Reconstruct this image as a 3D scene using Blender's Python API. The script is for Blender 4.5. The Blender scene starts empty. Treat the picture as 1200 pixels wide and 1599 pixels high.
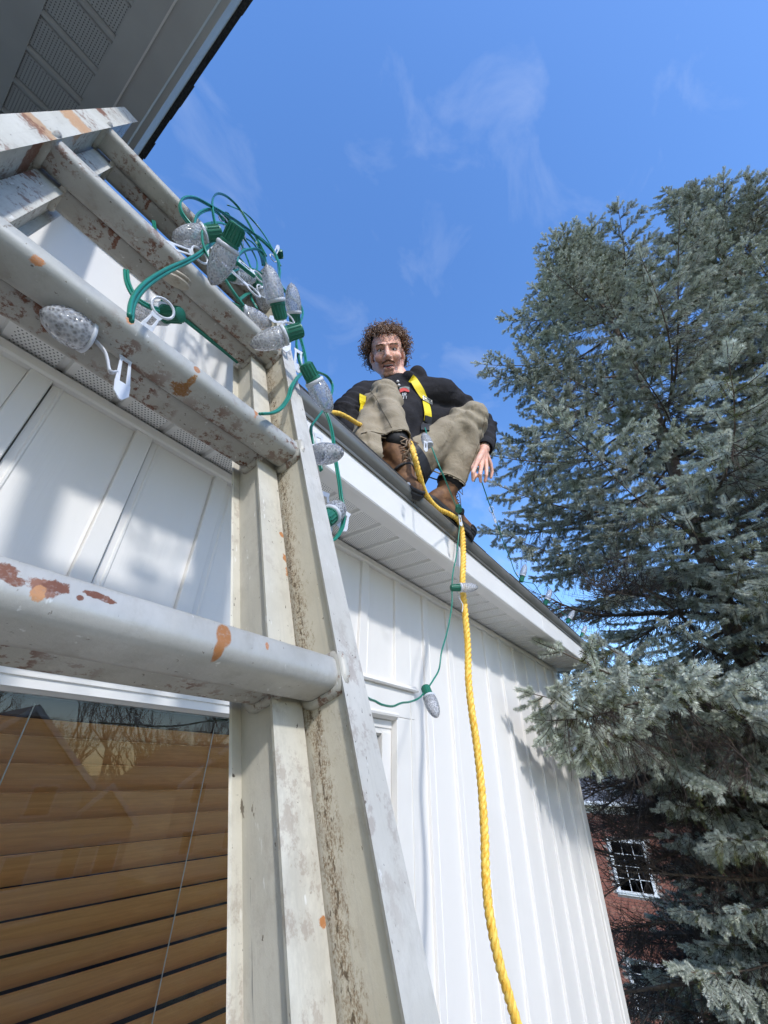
import bpy, bmesh, math, random
import numpy as np
from mathutils import Vector, Matrix, noise
from mathutils.bvhtree import BVHTree
PI = math.pi
random.seed(7)
H = 5.8                                   # the phone is held 5.8 m above the ground
scene = bpy.context.scene
col = scene.collection
# ------------------------------------------------------------------ camera
CR = Vector((0.59006478, -0.80728878, 0.01041083)).normalized()
CF = Vector((0.67402969, 0.4996791, 0.54406321)).normalized()
CU = CR.cross(CF).normalized()
CPOS = Vector((0, 0, H))
FPX = 632.49
cam = bpy.data.objects.new('camera', bpy.data.cameras.new('camera'))
col.objects.link(cam)
cam.matrix_world = Matrix(((CR.x, CU.x, -CF.x, 0), (CR.y, CU.y, -CF.y, 0), (CR.z, CU.z, -CF.z, H), (0, 0, 0, 1)))
cam.data.sensor_fit = 'HORIZONTAL'; cam.data.sensor_width = 36
cam.data.lens = 36 * FPX / 1200
cam.data.clip_start = 0.01; cam.data.clip_end = 2000
scene.camera = cam
# ------------------------------------------------------------------ sun and sky
SUN_EL, SUN_AZ = 38.0, -32.0               # azimuth from -Y, positive towards +X
S = Vector((math.sin(math.radians(SUN_AZ)) * math.cos(math.radians(SUN_EL)),
            -math.cos(math.radians(SUN_AZ)) * math.cos(math.radians(SUN_EL)), math.sin(math.radians(SUN_EL))))
sun = bpy.data.objects.new('sun', bpy.data.lights.new('sun', 'SUN'))
col.objects.link(sun)
sun.rotation_euler = S.to_track_quat('Z', 'Y').to_euler()
sun.data.energy = 3.1; sun.data.angle = math.radians(3.2)     # thin high haze softens every shadow edge in the photo; sun.data.color = (1, 0.93, 0.82)
sun.location = (0, -10, 20)
world = bpy.data.worlds.new('World'); scene.world = world; world.use_nodes = True
wn = world.node_tree; wn.nodes.clear()
def wnode(t, **kw):
    n = wn.nodes.new(t)
    for k, v in kw.items(): setattr(n, k, v)
    return n
sky = wnode('ShaderNodeTexSky', sky_type='NISHITA', sun_disc=False)
sky.sun_elevation = math.radians(SUN_EL); sky.sun_rotation = math.atan2(S.x, S.y)
sky.altitude = 200; sky.air_density = 1.0; sky.dust_density = 0.6; sky.ozone_density = 1.6
SKY_STRENGTH = 0.15
bg = wnode('ShaderNodeBackground'); bg.inputs['Strength'].default_value = SKY_STRENGTH
wout = wnode('ShaderNodeOutputWorld')
tc = wnode('ShaderNodeTexCoord'); mp = wnode('ShaderNodeMapping'); mp.inputs['Scale'].default_value = (1.0, 1.6, 2.4)
mp.inputs['Rotation'].default_value = (0.3, 0.5, 0.4)
n1 = wnode('ShaderNodeTexNoise'); n1.inputs['Scale'].default_value = 4.5; n1.inputs['Detail'].default_value = 9
n1.inputs['Roughness'].default_value = 0.56; n1.inputs['Distortion'].default_value = 0.6
cr = wnode('ShaderNodeValToRGB'); cr.color_ramp.elements[0].position = 0.55; cr.color_ramp.elements[1].position = 0.90
cr.color_ramp.elements[0].color = (0, 0, 0, 1); cr.color_ramp.elements[1].color = (0.21, 0.21, 0.21, 1)
hsv = wnode('ShaderNodeHueSaturation'); hsv.inputs['Saturation'].default_value = 1.24; hsv.inputs['Value'].default_value = 2.35
hsv.inputs['Hue'].default_value = 0.507
mixc = wnode('ShaderNodeMixRGB'); mixc.inputs['Color2'].default_value = (7.0, 7.4, 8.0, 1)
wn.links.new(tc.outputs['Generated'], mp.inputs['Vector']); wn.links.new(mp.outputs['Vector'], n1.inputs['Vector'])
wn.links.new(n1.outputs['Fac'], cr.inputs['Fac']); wn.links.new(cr.outputs['Color'], mixc.inputs['Fac'])
wn.links.new(sky.outputs['Color'], hsv.inputs['Color']); wn.links.new(hsv.outputs['Color'], mixc.inputs['Color1'])
wn.links.new(mixc.outputs['Color'], bg.inputs['Color']); wn.links.new(bg.outputs['Background'], wout.inputs['Surface'])
vs = scene.view_settings
vs.view_transform = 'Standard'; vs.look = 'None'; vs.exposure = 0.05; vs.gamma = 1.0; vs.use_curve_mapping = False
scene.cycles.max_bounces = 8; scene.cycles.transparent_max_bounces = 12
scene.cycles.transmission_bounces = 8; scene.cycles.glossy_bounces = 4
scene.cycles.caustics_refractive = False; scene.cycles.caustics_reflective = False
scene.cycles.sample_clamp_indirect = 6

# ------------------------------------------------------------------ helpers
def ray(u, v): return CF + CR * ((u - 600) / FPX) - CU * ((v - 799.5) / FPX)
def atY(u, v, Y):                          # where the sight line through a photo pixel meets the vertical plane y = Y
    r = ray(u, v); return CPOS + r * (Y / r.y)
def atD(u, v, d): return CPOS + ray(u, v) * d
def W(x, y, z): return Vector((x, y, z + H))   # heights measured from the phone

def tag(o, label=None, cat=None, group=None, kind=None):
    if label: o['label'] = label
    if cat: o['category'] = cat
    if group: o['group'] = group
    if kind: o['kind'] = kind
    return o
def empty(name, loc, label=None, cat=None, group=None, mat=None):
    o = bpy.data.objects.new(name, None); col.objects.link(o)
    if mat is not None: o.matrix_world = mat
    else: o.location = loc
    o.empty_display_size = .1
    tag(o, label, cat, group); return o
bpy_mats = {}
class MB:
    """collects vertices and faces; build() links them as one mesh object"""
    def __init__(s): s.v = []; s.f = []; s.m = []; s.n = 0; s.cur = 0
    def add(s, vs, fs):
        o = s.n; s.v.extend([tuple(p) for p in vs]); s.n += len(vs)
        for f in fs: s.f.append(tuple(i + o for i in f)); s.m.append(s.cur)
        return s
    def box(s, x0, x1, y0, y1, z0, z1):
        v = [(x0,y0,z0),(x1,y0,z0),(x1,y1,z0),(x0,y1,z0),(x0,y0,z1),(x1,y0,z1),(x1,y1,z1),(x0,y1,z1)]
        return s.add(v, [(0,3,2,1),(4,5,6,7),(0,1,5,4),(1,2,6,5),(2,3,7,6),(3,0,4,7)])
    def extrude(s, prof, a, b, axis='x', cap=True):
        """prof: closed 2-D outline. axis x: (y,z) swept from x=a to b; axis y: (x,z); axis z: (x,y)"""
        n = len(prof); vs = []
        for t in (a, b):
            for p in prof:
                vs.append({'x': (t, p[0], p[1]), 'y': (p[0], t, p[1]), 'z': (p[0], p[1], t)}[axis])
        fs = [(i, (i+1) % n, (i+1) % n + n, i + n) for i in range(n)]
        if cap: fs += [tuple(range(n))[::-1], tuple(range(n, 2*n))]
        return s.add(vs, fs)
    def tube(s, pts, r, sides=6, cap=True, flat=1.0):
        pts = [Vector(p) for p in pts]; n = len(pts)
        if n < 2: return s
        rs = r if hasattr(r, '__len__') else [r] * n
        t = (pts[1] - pts[0]).normalized()
        up = Vector((0, 0, 1)) if abs(t.z) < .9 else Vector((1, 0, 0))
        u = t.cross(up).normalized(); vs = []
        for i, p in enumerate(pts):
            t = (pts[min(i+1, n-1)] - pts[max(i-1, 0)])
            t = t.normalized() if t.length > 1e-9 else Vector((0, 0, 1))
            u = (u - t * u.dot(t))
            u = u.normalized() if u.length > 1e-6 else t.orthogonal().normalized()
            w = t.cross(u)
            for k in range(sides):
                a = 2*PI*k/sides
                vs.append(p + (u*math.cos(a) + w*math.sin(a)*flat) * rs[i])
        fs = []
        for i in range(n-1):
            for k in range(sides):
                k2 = (k+1) % sides
                fs.append((i*sides+k, i*sides+k2, (i+1)*sides+k2, (i+1)*sides+k))
        if cap: fs += [tuple(range(sides))[::-1], tuple(range((n-1)*sides, n*sides))]
        return s.add(vs, fs)
    def lathe(s, prof, mat=None, sides=16, twist=0.0):
        """prof: (z, r) pairs, swept round the z axis of mat"""
        mat = mat or Matrix.Identity(4); vs = []
        for i, (z, r) in enumerate(prof):
            for k in range(sides):
                a = 2*PI*(k + twist*i)/sides
                vs.append(mat @ Vector((r*math.cos(a), r*math.sin(a), z)))
        fs = []
        for i in range(len(prof)-1):
            for k in range(sides):
                k2 = (k+1) % sides
                if twist:
                    fs.append((i*sides+k, i*sides+k2, (i+1)*sides+k)); fs.append((i*sides+k2, (i+1)*sides+k2, (i+1)*sides+k))
                else: fs.append((i*sides+k, i*sides+k2, (i+1)*sides+k2, (i+1)*sides+k))
        fs += [tuple(range(sides))[::-1], tuple(range((len(prof)-1)*sides, len(prof)*sides))]
        return s.add(vs, fs)
    def rcone(s, a, b, ra, rb, side=None, k=1.0, seg=14):
        """rounded cone from a to b; k flattens it across the direction `side`"""
        a = Vector(a); b = Vector(b); t = b - a; L = t.length
        t = t.normalized() if L > 1e-6 else Vector((0, 0, 1))
        side = Vector(side) if side is not None else t.orthogonal()
        u = (side - t*side.dot(t)).normalized(); w = t.cross(u)
        vs = []; rings = []
        for j in range(5): an = -PI/2 + PI/2*(j+.3)/4.3; rings.append((a + t*ra*math.sin(an), ra*math.cos(an)))
        for j in range(5): an = PI/2*(j)/4.3; rings.append((b + t*rb*math.sin(an), rb*math.cos(an)))
        for c, r in rings:
            for q in range(seg):
                an = 2*PI*q/seg; vs.append(c + u*math.cos(an)*r + w*math.sin(an)*r*k)
        fs = []
        for i in range(len(rings)-1):
            for q in range(seg):
                q2 = (q+1) % seg; fs.append((i*seg+q, i*seg+q2, (i+1)*seg+q2, (i+1)*seg+q))
        fs += [tuple(range(seg))[::-1], tuple(range((len(rings)-1)*seg, len(rings)*seg))]
        return s.add(vs, fs)
    def ball(s, c, rx, ry=None, rz=None, seg=14, rot=None):
        ry = ry or rx; rz = rz or rx; c = Vector(c); vs = []; n = seg//2+2
        for i in range(n):
            th = PI*(i+.35)/(n-.3)
            for q in range(seg):
                p = Vector((rx*math.sin(th)*math.cos(2*PI*q/seg), ry*math.sin(th)*math.sin(2*PI*q/seg), rz*math.cos(th)))
                if rot: p = rot @ p
                vs.append(c + p)
        fs = []
        for i in range(n-1):
            for q in range(seg):
                q2 = (q+1) % seg; fs.append((i*seg+q, (i+1)*seg+q, (i+1)*seg+q2, i*seg+q2))
        fs += [tuple(range(seg)), tuple(range((n-1)*seg, n*seg))[::-1]]
        return s.add(vs, fs)
    def mesh(s, name, mats=(), smooth=False, inv=None):
        me = bpy.data.meshes.new(name)
        vs = s.v if inv is None else [tuple(inv @ Vector(p)) for p in s.v]
        me.from_pydata(vs, [], s.f)
        for m in mats: me.materials.append(m)
        if len(mats) > 1: me.polygons.foreach_set('material_index', s.m)
        if smooth: me.polygons.foreach_set('use_smooth', [True]*len(s.f))
        me.update(); return me
    def build(s, name, mat, parent=None, smooth=False, local=False, bevel=0, label=None):
        """vertices are world coordinates unless local=True (then the parent's own frame)"""
        inv = None
        if parent is not None and not local:
            bpy.context.view_layer.update() if False else None
            inv = world_of(parent).inverted()
        mats = mat if isinstance(mat, (list, tuple)) else (mat,)
        me = s.mesh(name, mats, smooth, inv)
        if smooth == 'auto': pass
        o = bpy.data.objects.new(name, me); col.objects.link(o); o.parent = parent
        if bevel:
            b = o.modifiers.new('bevel', 'BEVEL'); b.width = bevel; b.segments = 2; b.limit_method = 'ANGLE'
        if label: o['label'] = label
        return o
def world_of(o):
    m = o.matrix_basis.copy()
    while o.parent: o = o.parent; m = o.matrix_basis @ m
    return m
def auto_smooth(o, ang=40):
    me = o.data
    me.polygons.foreach_set('use_smooth', [True]*len(me.polygons))
    me.set_sharp_from_angle(angle=math.radians(ang))
    return o
def smooth_path(pts, k=6):
    pts = [Vector(p) for p in pts]; out = []; n = len(pts)
    for i in range(n-1):
        p0 = pts[max(i-1, 0)]; p1 = pts[i]; p2 = pts[i+1]; p3 = pts[min(i+2, n-1)]
        for j in range(k):
            t = j/k
            out.append(.5*((2*p1) + (p2-p0)*t + (2*p0-5*p1+4*p2-p3)*t*t + (3*p1-p0-3*p2+p3)*t**3))
    out.append(pts[-1]); return out
def frame_to(a, b, roll=0.0):
    """matrix at a with z along a->b"""
    a = Vector(a); z = (Vector(b) - a).normalized(); q = z.to_track_quat('Z', 'Y')
    return Matrix.Translation(a) @ q.to_matrix().to_4x4() @ Matrix.Rotation(roll, 4, 'Z')
def remeshed(mb, voxel, smooth_iter=4):
    me = mb.mesh('tmp'); o = bpy.data.objects.new('tmp', me); col.objects.link(o)
    r = o.modifiers.new('r', 'REMESH'); r.mode = 'VOXEL'; r.voxel_size = voxel; r.use_smooth_shade = True
    if smooth_iter:
        sm = o.modifiers.new('s', 'SMOOTH'); sm.iterations = smooth_iter; sm.factor = .5
    dg = bpy.context.evaluated_depsgraph_get(); dg.update()
    out = bpy.data.meshes.new_from_object(o.evaluated_get(dg))
    bpy.data.objects.remove(o); bpy.data.meshes.remove(me)
    out.polygons.foreach_set('use_smooth', [True]*len(out.polygons))
    return out
def link_mesh(name, me, mat, parent):
    me.materials.clear()
    for m in (mat if isinstance(mat, (list, tuple)) else (mat,)): me.materials.append(m)
    if parent is not None: me.transform(world_of(parent).inverted())
    me.name = name; o = bpy.data.objects.new(name, me); col.objects.link(o); o.parent = parent
    return o

# ------------------------------------------------------------------ materials
def mat(name, base, rough=.6, metal=0.0, noise_amt=0.0, noise_scale=8, col2=None, bump=0.0, bump_scale=40,
        stretch=(1, 1, 1), spec=.5, trans=0.0, ior=1.45, bdist=.002, ramp=(.35, .65), detail=6, coat=0.0, emis=None):
    m = bpy.data.materials.new(name); m.use_nodes = True; nt = m.node_tree
    p = nt.nodes['Principled BSDF']; p.inputs['Base Color'].default_value = (*base, 1)
    p.inputs['Roughness'].default_value = rough; p.inputs['Metallic'].default_value = metal
    p.inputs['Specular IOR Level'].default_value = spec; p.inputs['IOR'].default_value = ior
    p.inputs['Transmission Weight'].default_value = trans; p.inputs['Coat Weight'].default_value = coat
    tcn = nt.nodes.new('ShaderNodeTexCoord'); mpn = nt.nodes.new('ShaderNodeMapping')
    mpn.inputs['Scale'].default_value = stretch; nt.links.new(tcn.outputs['Object'], mpn.inputs['Vector'])
    m['vec'] = mpn.name
    if col2 is not None:
        n = nt.nodes.new('ShaderNodeTexNoise'); n.inputs['Scale'].default_value = noise_scale; n.inputs['Detail'].default_value = detail
        nt.links.new(mpn.outputs['Vector'], n.inputs['Vector'])
        r = nt.nodes.new('ShaderNodeValToRGB'); r.color_ramp.elements[0].position, r.color_ramp.elements[1].position = ramp
        r.color_ramp.elements[0].color = (*base, 1); r.color_ramp.elements[1].color = (*col2, 1)
        nt.links.new(n.outputs['Fac'], r.inputs['Fac']); nt.links.new(r.outputs['Color'], p.inputs['Base Color'])
    if bump:
        n = nt.nodes.new('ShaderNodeTexNoise'); n.inputs['Scale'].default_value = bump_scale; n.inputs['Detail'].default_value = 8
        nt.links.new(mpn.outputs['Vector'], n.inputs['Vector'])
        b = nt.nodes.new('ShaderNodeBump'); b.inputs['Strength'].default_value = bump; b.inputs['Distance'].default_value = bdist
        nt.links.new(n.outputs['Fac'], b.inputs['Height']); nt.links.new(b.outputs['Normal'], p.inputs['Normal'])
    return m
def nodes_of(m): return m.node_tree, m.node_tree.nodes['Principled BSDF']
def nnew(nt, t, **kw):
    n = nt.nodes.new(t)
    for k, v in kw.items(): setattr(n, k, v)
    return n
def math_n(nt, op, a, b=None, c=None, clamp=False):
    n = nt.nodes.new('ShaderNodeMath'); n.operation = op; n.use_clamp = clamp
    for i, x in enumerate((a, b, c)):
        if x is None: continue
        if isinstance(x, (int, float)): n.inputs[i].default_value = x
        else: nt.links.new(x, n.inputs[i])
    return n.outputs[0]
def mixrgb(nt, fac, c1, c2, mode='MIX'):
    n = nt.nodes.new('ShaderNodeMixRGB'); n.blend_type = mode
    for i, x in enumerate((fac, c1, c2)):
        if isinstance(x, (int, float)): n.inputs[i].default_value = x
        elif isinstance(x, tuple): n.inputs[i].default_value = (*x, 1)
        else: nt.links.new(x, n.inputs[i])
    return n.outputs[0]
def noise_n(nt, vec, scale, detail=6, rough=.55, dist=0.0):
    n = nt.nodes.new('ShaderNodeTexNoise'); n.inputs['Scale'].default_value = scale; n.inputs['Detail'].default_value = detail
    n.inputs['Roughness'].default_value = rough; n.inputs['Distortion'].default_value = dist
    nt.links.new(vec, n.inputs['Vector']); return n.outputs['Fac']
def ramp_n(nt, fac, a, b, ca=(0, 0, 0), cb=(1, 1, 1)):
    r = nt.nodes.new('ShaderNodeValToRGB'); r.color_ramp.elements[0].position = a; r.color_ramp.elements[1].position = b
    r.color_ramp.elements[0].color = (*ca, 1); r.color_ramp.elements[1].color = (*cb, 1)
    nt.links.new(fac, r.inputs['Fac']); return r.outputs['Color']
def obj_vec(nt, scale=(1, 1, 1)):
    t = nt.nodes.new('ShaderNodeTexCoord'); m = nt.nodes.new('ShaderNodeMapping'); m.inputs['Scale'].default_value = scale
    nt.links.new(t.outputs['Object'], m.inputs['Vector']); return m.outputs['Vector']

M = {}
# white vinyl: faint vertical embossed grain, a little grime
def vinyl(name, base=(.74, .705, .655)):
    m = mat(name, base, rough=.42, spec=.4); nt, p = nodes_of(m)
    v = obj_vec(nt, (90, 90, 5)); v2 = obj_vec(nt, (1, 1, .5))
    g = noise_n(nt, v, 1.6, 5); d = ramp_n(nt, noise_n(nt, v2, 2.2, 8, .6), .45, .8)
    c = mixrgb(nt, d, base, tuple(x*.90 for x in base)); nt.links.new(c, p.inputs['Base Color'])
    b = nnew(nt, 'ShaderNodeBump'); b.inputs['Strength'].default_value = .35; b.inputs['Distance'].default_value = .0012
    nt.links.new(g, b.inputs['Height'])
    nt.links.new(b.outputs['Normal'], p.inputs['Normal']); return m
M['vinyl'] = vinyl('white_vinyl')
M['trim'] = mat('white_trim', (.74, .71, .66), rough=.45, col2=(.68, .65, .60), noise_scale=5, bump=.1, bump_scale=60)
M['fascia'] = mat('painted_metal', (.76, .735, .69), rough=.35, col2=(.72, .69, .645), noise_scale=4, bump=.15, bump_scale=9, bdist=.003)
def soffit_mat(name, base, ax):
    """perforated aluminium: rows of punched holes, staggered"""
    m = mat(name, base, rough=.5); nt, p = nodes_of(m)
    t = nnew(nt, 'ShaderNodeTexCoord'); s = nnew(nt, 'ShaderNodeSeparateXYZ'); nt.links.new(t.outputs['Object'], s.inputs[0])
    a, b = (s.outputs[0], s.outputs[1]) if ax == 'x' else (s.outputs[1], s.outputs[0])
    P = .0072
    u = math_n(nt, 'DIVIDE', a, P); v = math_n(nt, 'DIVIDE', b, P)
    row = math_n(nt, 'FLOOR', v); odd = math_n(nt, 'MULTIPLY', math_n(nt, 'MODULO', math_n(nt, 'ABSOLUTE', row), 2.0), .5)
    fu = math_n(nt, 'SUBTRACT', math_n(nt, 'FRACT', math_n(nt, 'ADD', u, odd)), .5)
    fv = math_n(nt, 'SUBTRACT', math_n(nt, 'FRACT', v), .5)
    d = math_n(nt, 'ADD', math_n(nt, 'MULTIPLY', fu, fu), math_n(nt, 'MULTIPLY', fv, fv))
    h = math_n(nt, 'LESS_THAN', d, .042)
    nt.links.new(mixrgb(nt, h, base, (.012, .012, .012)), p.inputs['Base Color']); return m
M['perf'] = soffit_mat('perforated_soffit', (.74, .715, .67), 'x')
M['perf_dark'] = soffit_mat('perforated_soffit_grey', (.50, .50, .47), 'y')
M['soffit'] = mat('soffit_metal', (.74, .715, .67), rough=.5, col2=(.69, .665, .62), noise_scale=6)
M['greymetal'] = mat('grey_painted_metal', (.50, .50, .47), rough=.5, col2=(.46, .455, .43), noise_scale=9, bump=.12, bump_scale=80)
M['gutter'] = mat('bronze_drip_edge', (.17, .16, .14), rough=.32, metal=.35, col2=(.24, .225, .20), noise_scale=18, stretch=(.3, 1, 1), bump=.12, bump_scale=60)
M['shingle'] = mat('black_shingle', (.018, .018, .019), rough=.95, col2=(.05, .048, .045), noise_scale=160, bump=.7, bump_scale=300)
M['black'] = mat('black_gap', (.01, .01, .01), rough=.9)
def wood():
    m = mat('blind_wood', (.94, .43, .14), rough=.42, spec=.4); nt, p = nodes_of(m)
    v = obj_vec(nt, (2.2, 30, 30)); f = noise_n(nt, v, 3.5, 8, .65, 1.2)
    c = ramp_n(nt, f, .3, .72, (.96, .46, .15), (.76, .32, .09))
    v2 = obj_vec(nt, (60, 260, 260)); c2 = mixrgb(nt, math_n(nt, 'MULTIPLY', noise_n(nt, v2, 3, 3), .35), c, (.55, .30, .14))
    nt.links.new(c2, p.inputs['Base Color']); return m
M['wood'] = wood()
M['cord'] = mat('blind_cord', (.75, .70, .60), rough=.8)
def window_glass(name, refl=1.6):
    m = bpy.data.materials.new(name); m.use_nodes = True; nt = m.node_tree; nt.nodes.clear()
    o = nnew(nt, 'ShaderNodeOutputMaterial'); t = nnew(nt, 'ShaderNodeBsdfTransparent'); g = nnew(nt, 'ShaderNodeBsdfGlossy')
    t.inputs['Color'].default_value = (.93, .95, .94, 1); g.inputs['Roughness'].default_value = .006
    f = nnew(nt, 'ShaderNodeFresnel'); f.inputs['IOR'].default_value = refl; mx = nnew(nt, 'ShaderNodeMixShader')
    b = nnew(nt, 'ShaderNodeBump'); b.inputs['Strength'].default_value = .05; b.inputs['Distance'].default_value = .01
    nt.links.new(noise_n(nt, obj_vec(nt), 2.5, 1), b.inputs['Height']); nt.links.new(b.outputs['Normal'], g.inputs['Normal'])
    nt.links.new(f.outputs[0], mx.inputs[0]); nt.links.new(t.outputs[0], mx.inputs[1]); nt.links.new(g.outputs[0], mx.inputs[2])
    # thin film of dust and wiping marks
    dsf = nnew(nt, 'ShaderNodeBsdfDiffuse'); dsf.inputs['Color'].default_value = (.6, .6, .58, 1)
    mx2 = nnew(nt, 'ShaderNodeMixShader'); v = obj_vec(nt, (3, 3, 26))
    nt.links.new(math_n(nt, 'MULTIPLY', ramp_n(nt, noise_n(nt, v, 1.5, 8, .7, 1.5),   .5, .85), .03), mx2.inputs[0])
    nt.links.new(mx.outputs[0], mx2.inputs[1]); nt.links.new(dsf.outputs[0], mx2.inputs[2]); nt.links.new(mx2.outputs[0], o.inputs[0]); return m
M['glass'] = window_glass('window_glass', 1.62)

# weathered aluminium with drips of brown stain; stains = list of (centre, radii, colour) in the ladder's frame
BROWN = (.15, .06, .032); ORANGE = (.30, .125, .042); DARK = (.055, .035, .022)
def ladder_mat(name, base=(.56, .53, .455), hi=(.66, .645, .59), grime=.5, speck=.5, stains=(), dirt=None, metal=.12, rough=.55, rust=.3, rs=13):
    m = mat(name, base, rough=rough, metal=metal, spec=.5); nt, p = nodes_of(m)
    t = nnew(nt, 'ShaderNodeTexCoord'); P = t.outputs['Object']
    def mp_(sc):
        k = nnew(nt, 'ShaderNodeMapping'); k.inputs['Scale'].default_value = sc; nt.links.new(P, k.inputs['Vector']); return k.outputs['Vector']
    c = mixrgb(nt, ramp_n(nt, noise_n(nt, mp_((1, 1, 1)), 14, 7, .65), .35, .7), base, hi)
    streak = ramp_n(nt, noise_n(nt, mp_((160, 160, 6)), 1.6, 6, .7), .52, .75)
    c = mixrgb(nt, math_n(nt, 'MULTIPLY', streak, .30), c, (.34, .32, .28))
    blot = ramp_n(nt, noise_n(nt, mp_((1, 1, .55)), 26, 9, .72), .52, .64)
    c = mixrgb(nt, math_n(nt, 'MULTIPLY', blot, grime*.42), c, (.22, .19, .145))
    sp = ramp_n(nt, noise_n(nt, mp_((1, 1, .6)), 210, 4, .6), .69, .715)
    c = mixrgb(nt, math_n(nt, 'MULTIPLY', sp, speck), c, DARK)
    sp2 = ramp_n(nt, noise_n(nt, mp_((1, 1, .35)), 75, 5, .6), .70, .72)
    c = mixrgb(nt, math_n(nt, 'MULTIPLY', sp2, speck), c, (.12, .09, .06))
    wh = ramp_n(nt, noise_n(nt, mp_((40, 40, 12)), 4, 3, .5), .70, .73)
    c = mixrgb(nt, math_n(nt, 'MULTIPLY', wh, .5), c, (.78, .77, .73))
    scr = ramp_n(nt, noise_n(nt, mp_((300, 300, 9)), 1.0, 3, .5, .4), .69, .715)
    scm = ramp_n(nt, noise_n(nt, mp_((1, 1, .6)), 11, 2), .50, .58)
    c = mixrgb(nt, math_n(nt, 'MULTIPLY', math_n(nt, 'MULTIPLY', scr, scm), .7), c, (.14, .135, .13))
    area = ramp_n(nt, noise_n(nt, mp_((1, 1, .7)), rs*.6, 2, .5), .46, .57)
    rr = ramp_n(nt, noise_n(nt, mp_((1, 1, .8)), rs*5, 8, .75), .515, .57)
    c = mixrgb(nt, math_n(nt, 'MULTIPLY', math_n(nt, 'MULTIPLY', area, rr), rust), c, BROWN)
    if dirt:                                # a band of caked earth along one edge of the web (axis y of the frame)
        y0, w, amt = dirt
        s = nnew(nt, 'ShaderNodeSeparateXYZ'); nt.links.new(P, s.inputs[0])
        wv = math_n(nt, 'MULTIPLY', math_n(nt, 'SUBTRACT', noise_n(nt, mp_((1, 1, 1)), 9, 3), .5), .030)
        dd = math_n(nt, 'SUBTRACT', 1.0, math_n(nt, 'DIVIDE', math_n(nt, 'ABSOLUTE', math_n(nt, 'SUBTRACT', math_n(nt, 'ADD', s.outputs[1], wv), y0)), w), clamp=True)
        ns = noise_n(nt, mp_((1, 1, .55)), 170, 7, .75)
        k = ramp_n(nt, math_n(nt, 'ADD', math_n(nt, 'MULTIPLY', dd, .30), math_n(nt, 'MULTIPLY', ns, .80)), .60, .70)
        fine = ramp_n(nt, noise_n(nt, mp_((1, 1, .8)), 700, 3, .6), .40, .56)
        k = math_n(nt, 'MULTIPLY', k, fine)
        c = mixrgb(nt, math_n(nt, 'MULTIPLY', k, amt), c, (.20, .125, .06))
        k2 = ramp_n(nt, math_n(nt, 'ADD', math_n(nt, 'MULTIPLY', dd, .35), math_n(nt, 'MULTIPLY', noise_n(nt, mp_((1, 1, .5)), 320, 4), .6)), .66, .70)
        c = mixrgb(nt, math_n(nt, 'MULTIPLY', k2, amt), c, (.09, .058, .03))
    for (cc, rr_, colr) in stains:
        k = nnew(nt, 'ShaderNodeVectorMath', operation='SUBTRACT'); nt.links.new(P, k.inputs[0]); k.inputs[1].default_value = cc
        k2 = nnew(nt, 'ShaderNodeVectorMath', operation='DIVIDE'); nt.links.new(k.outputs[0], k2.inputs[0]); k2.inputs[1].default_value = rr_
        ln = nnew(nt, 'ShaderNodeVectorMath', operation='LENGTH'); nt.links.new(k2.outputs[0], ln.inputs[0])
        nn = noise_n(nt, mp_((1, 1, 1)), 130 if colr != ORANGE else 60, 5, .7)
        amt = .9 if colr != ORANGE else .25
        v = math_n(nt, 'ADD', ln.outputs['Value'], math_n(nt, 'MULTIPLY', math_n(nt, 'SUBTRACT', nn, .5), amt*2.2))
        fac = math_n(nt, 'MULTIPLY', ramp_n(nt, v, .80, .98, (1, 1, 1), (0, 0, 0)), ramp_n(nt, noise_n(nt, mp_((1, 1, 1)), 420, 5, .7), .30, .50, (.55, .55, .55), (1, 1, 1)))
        tone = mixrgb(nt, noise_n(nt, mp_((1, 1, 3)), 60, 3), colr, tuple(min(1, x*1.5) for x in colr))
        c = mixrgb(nt, fac, c, tone)
    nt.links.new(c, p.inputs['Base Color'])
    b = nnew(nt, 'ShaderNodeBump'); b.inputs['Strength'].default_value = .45; b.inputs['Distance'].default_value = .0008
    nt.links.new(noise_n(nt, mp_((1, 1, .5)), 140, 8, .7), b.inputs['Height']); nt.links.new(b.outputs['Normal'], p.inputs['Normal'])
    r = ramp_n(nt, noise_n(nt, mp_((1, 1, .4)), 30, 5), .3, .7, (rough-.14,)*3, (rough+.2,)*3); nt.links.new(r, p.inputs['Roughness'])
    return m

# ------------------------------------------------------------------ ground
def gsheet(name, x0, x1, y0, y1, z, m):
    o = MB().add([(x0,y0,z),(x1,y0,z),(x1,y1,z),(x0,y1,z)], [(0,1,2,3)]).build(name, m); tag(o, kind='structure'); return o
M['lawn'] = mat('winter_grass', (.10, .11, .045), rough=1, col2=(.17, .15, .08), noise_scale=3, bump=.8, bump_scale=60, bdist=.03)
M['bounce_concrete'] = mat('bounce_concrete', (.56, .51, .43), rough=.9, col2=(.48, .43, .36), noise_scale=2.5, bump=.3, bump_scale=80)
M['asphalt'] = mat('asphalt', (.05, .05, .052), rough=.95, col2=(.075, .075, .075), noise_scale=20)
gsheet('ground', -900, 900, -900, 900, 0, M['lawn'])
gsheet('bounce_driveway', -5, 9.5, -12, .84, .004, M['bounce_concrete'])  # unseen pale slab, added to bounce fill light up to wall and soffit
gsheet('road', -300, 300, -20, -12.6, .004, M['asphalt'])

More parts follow.
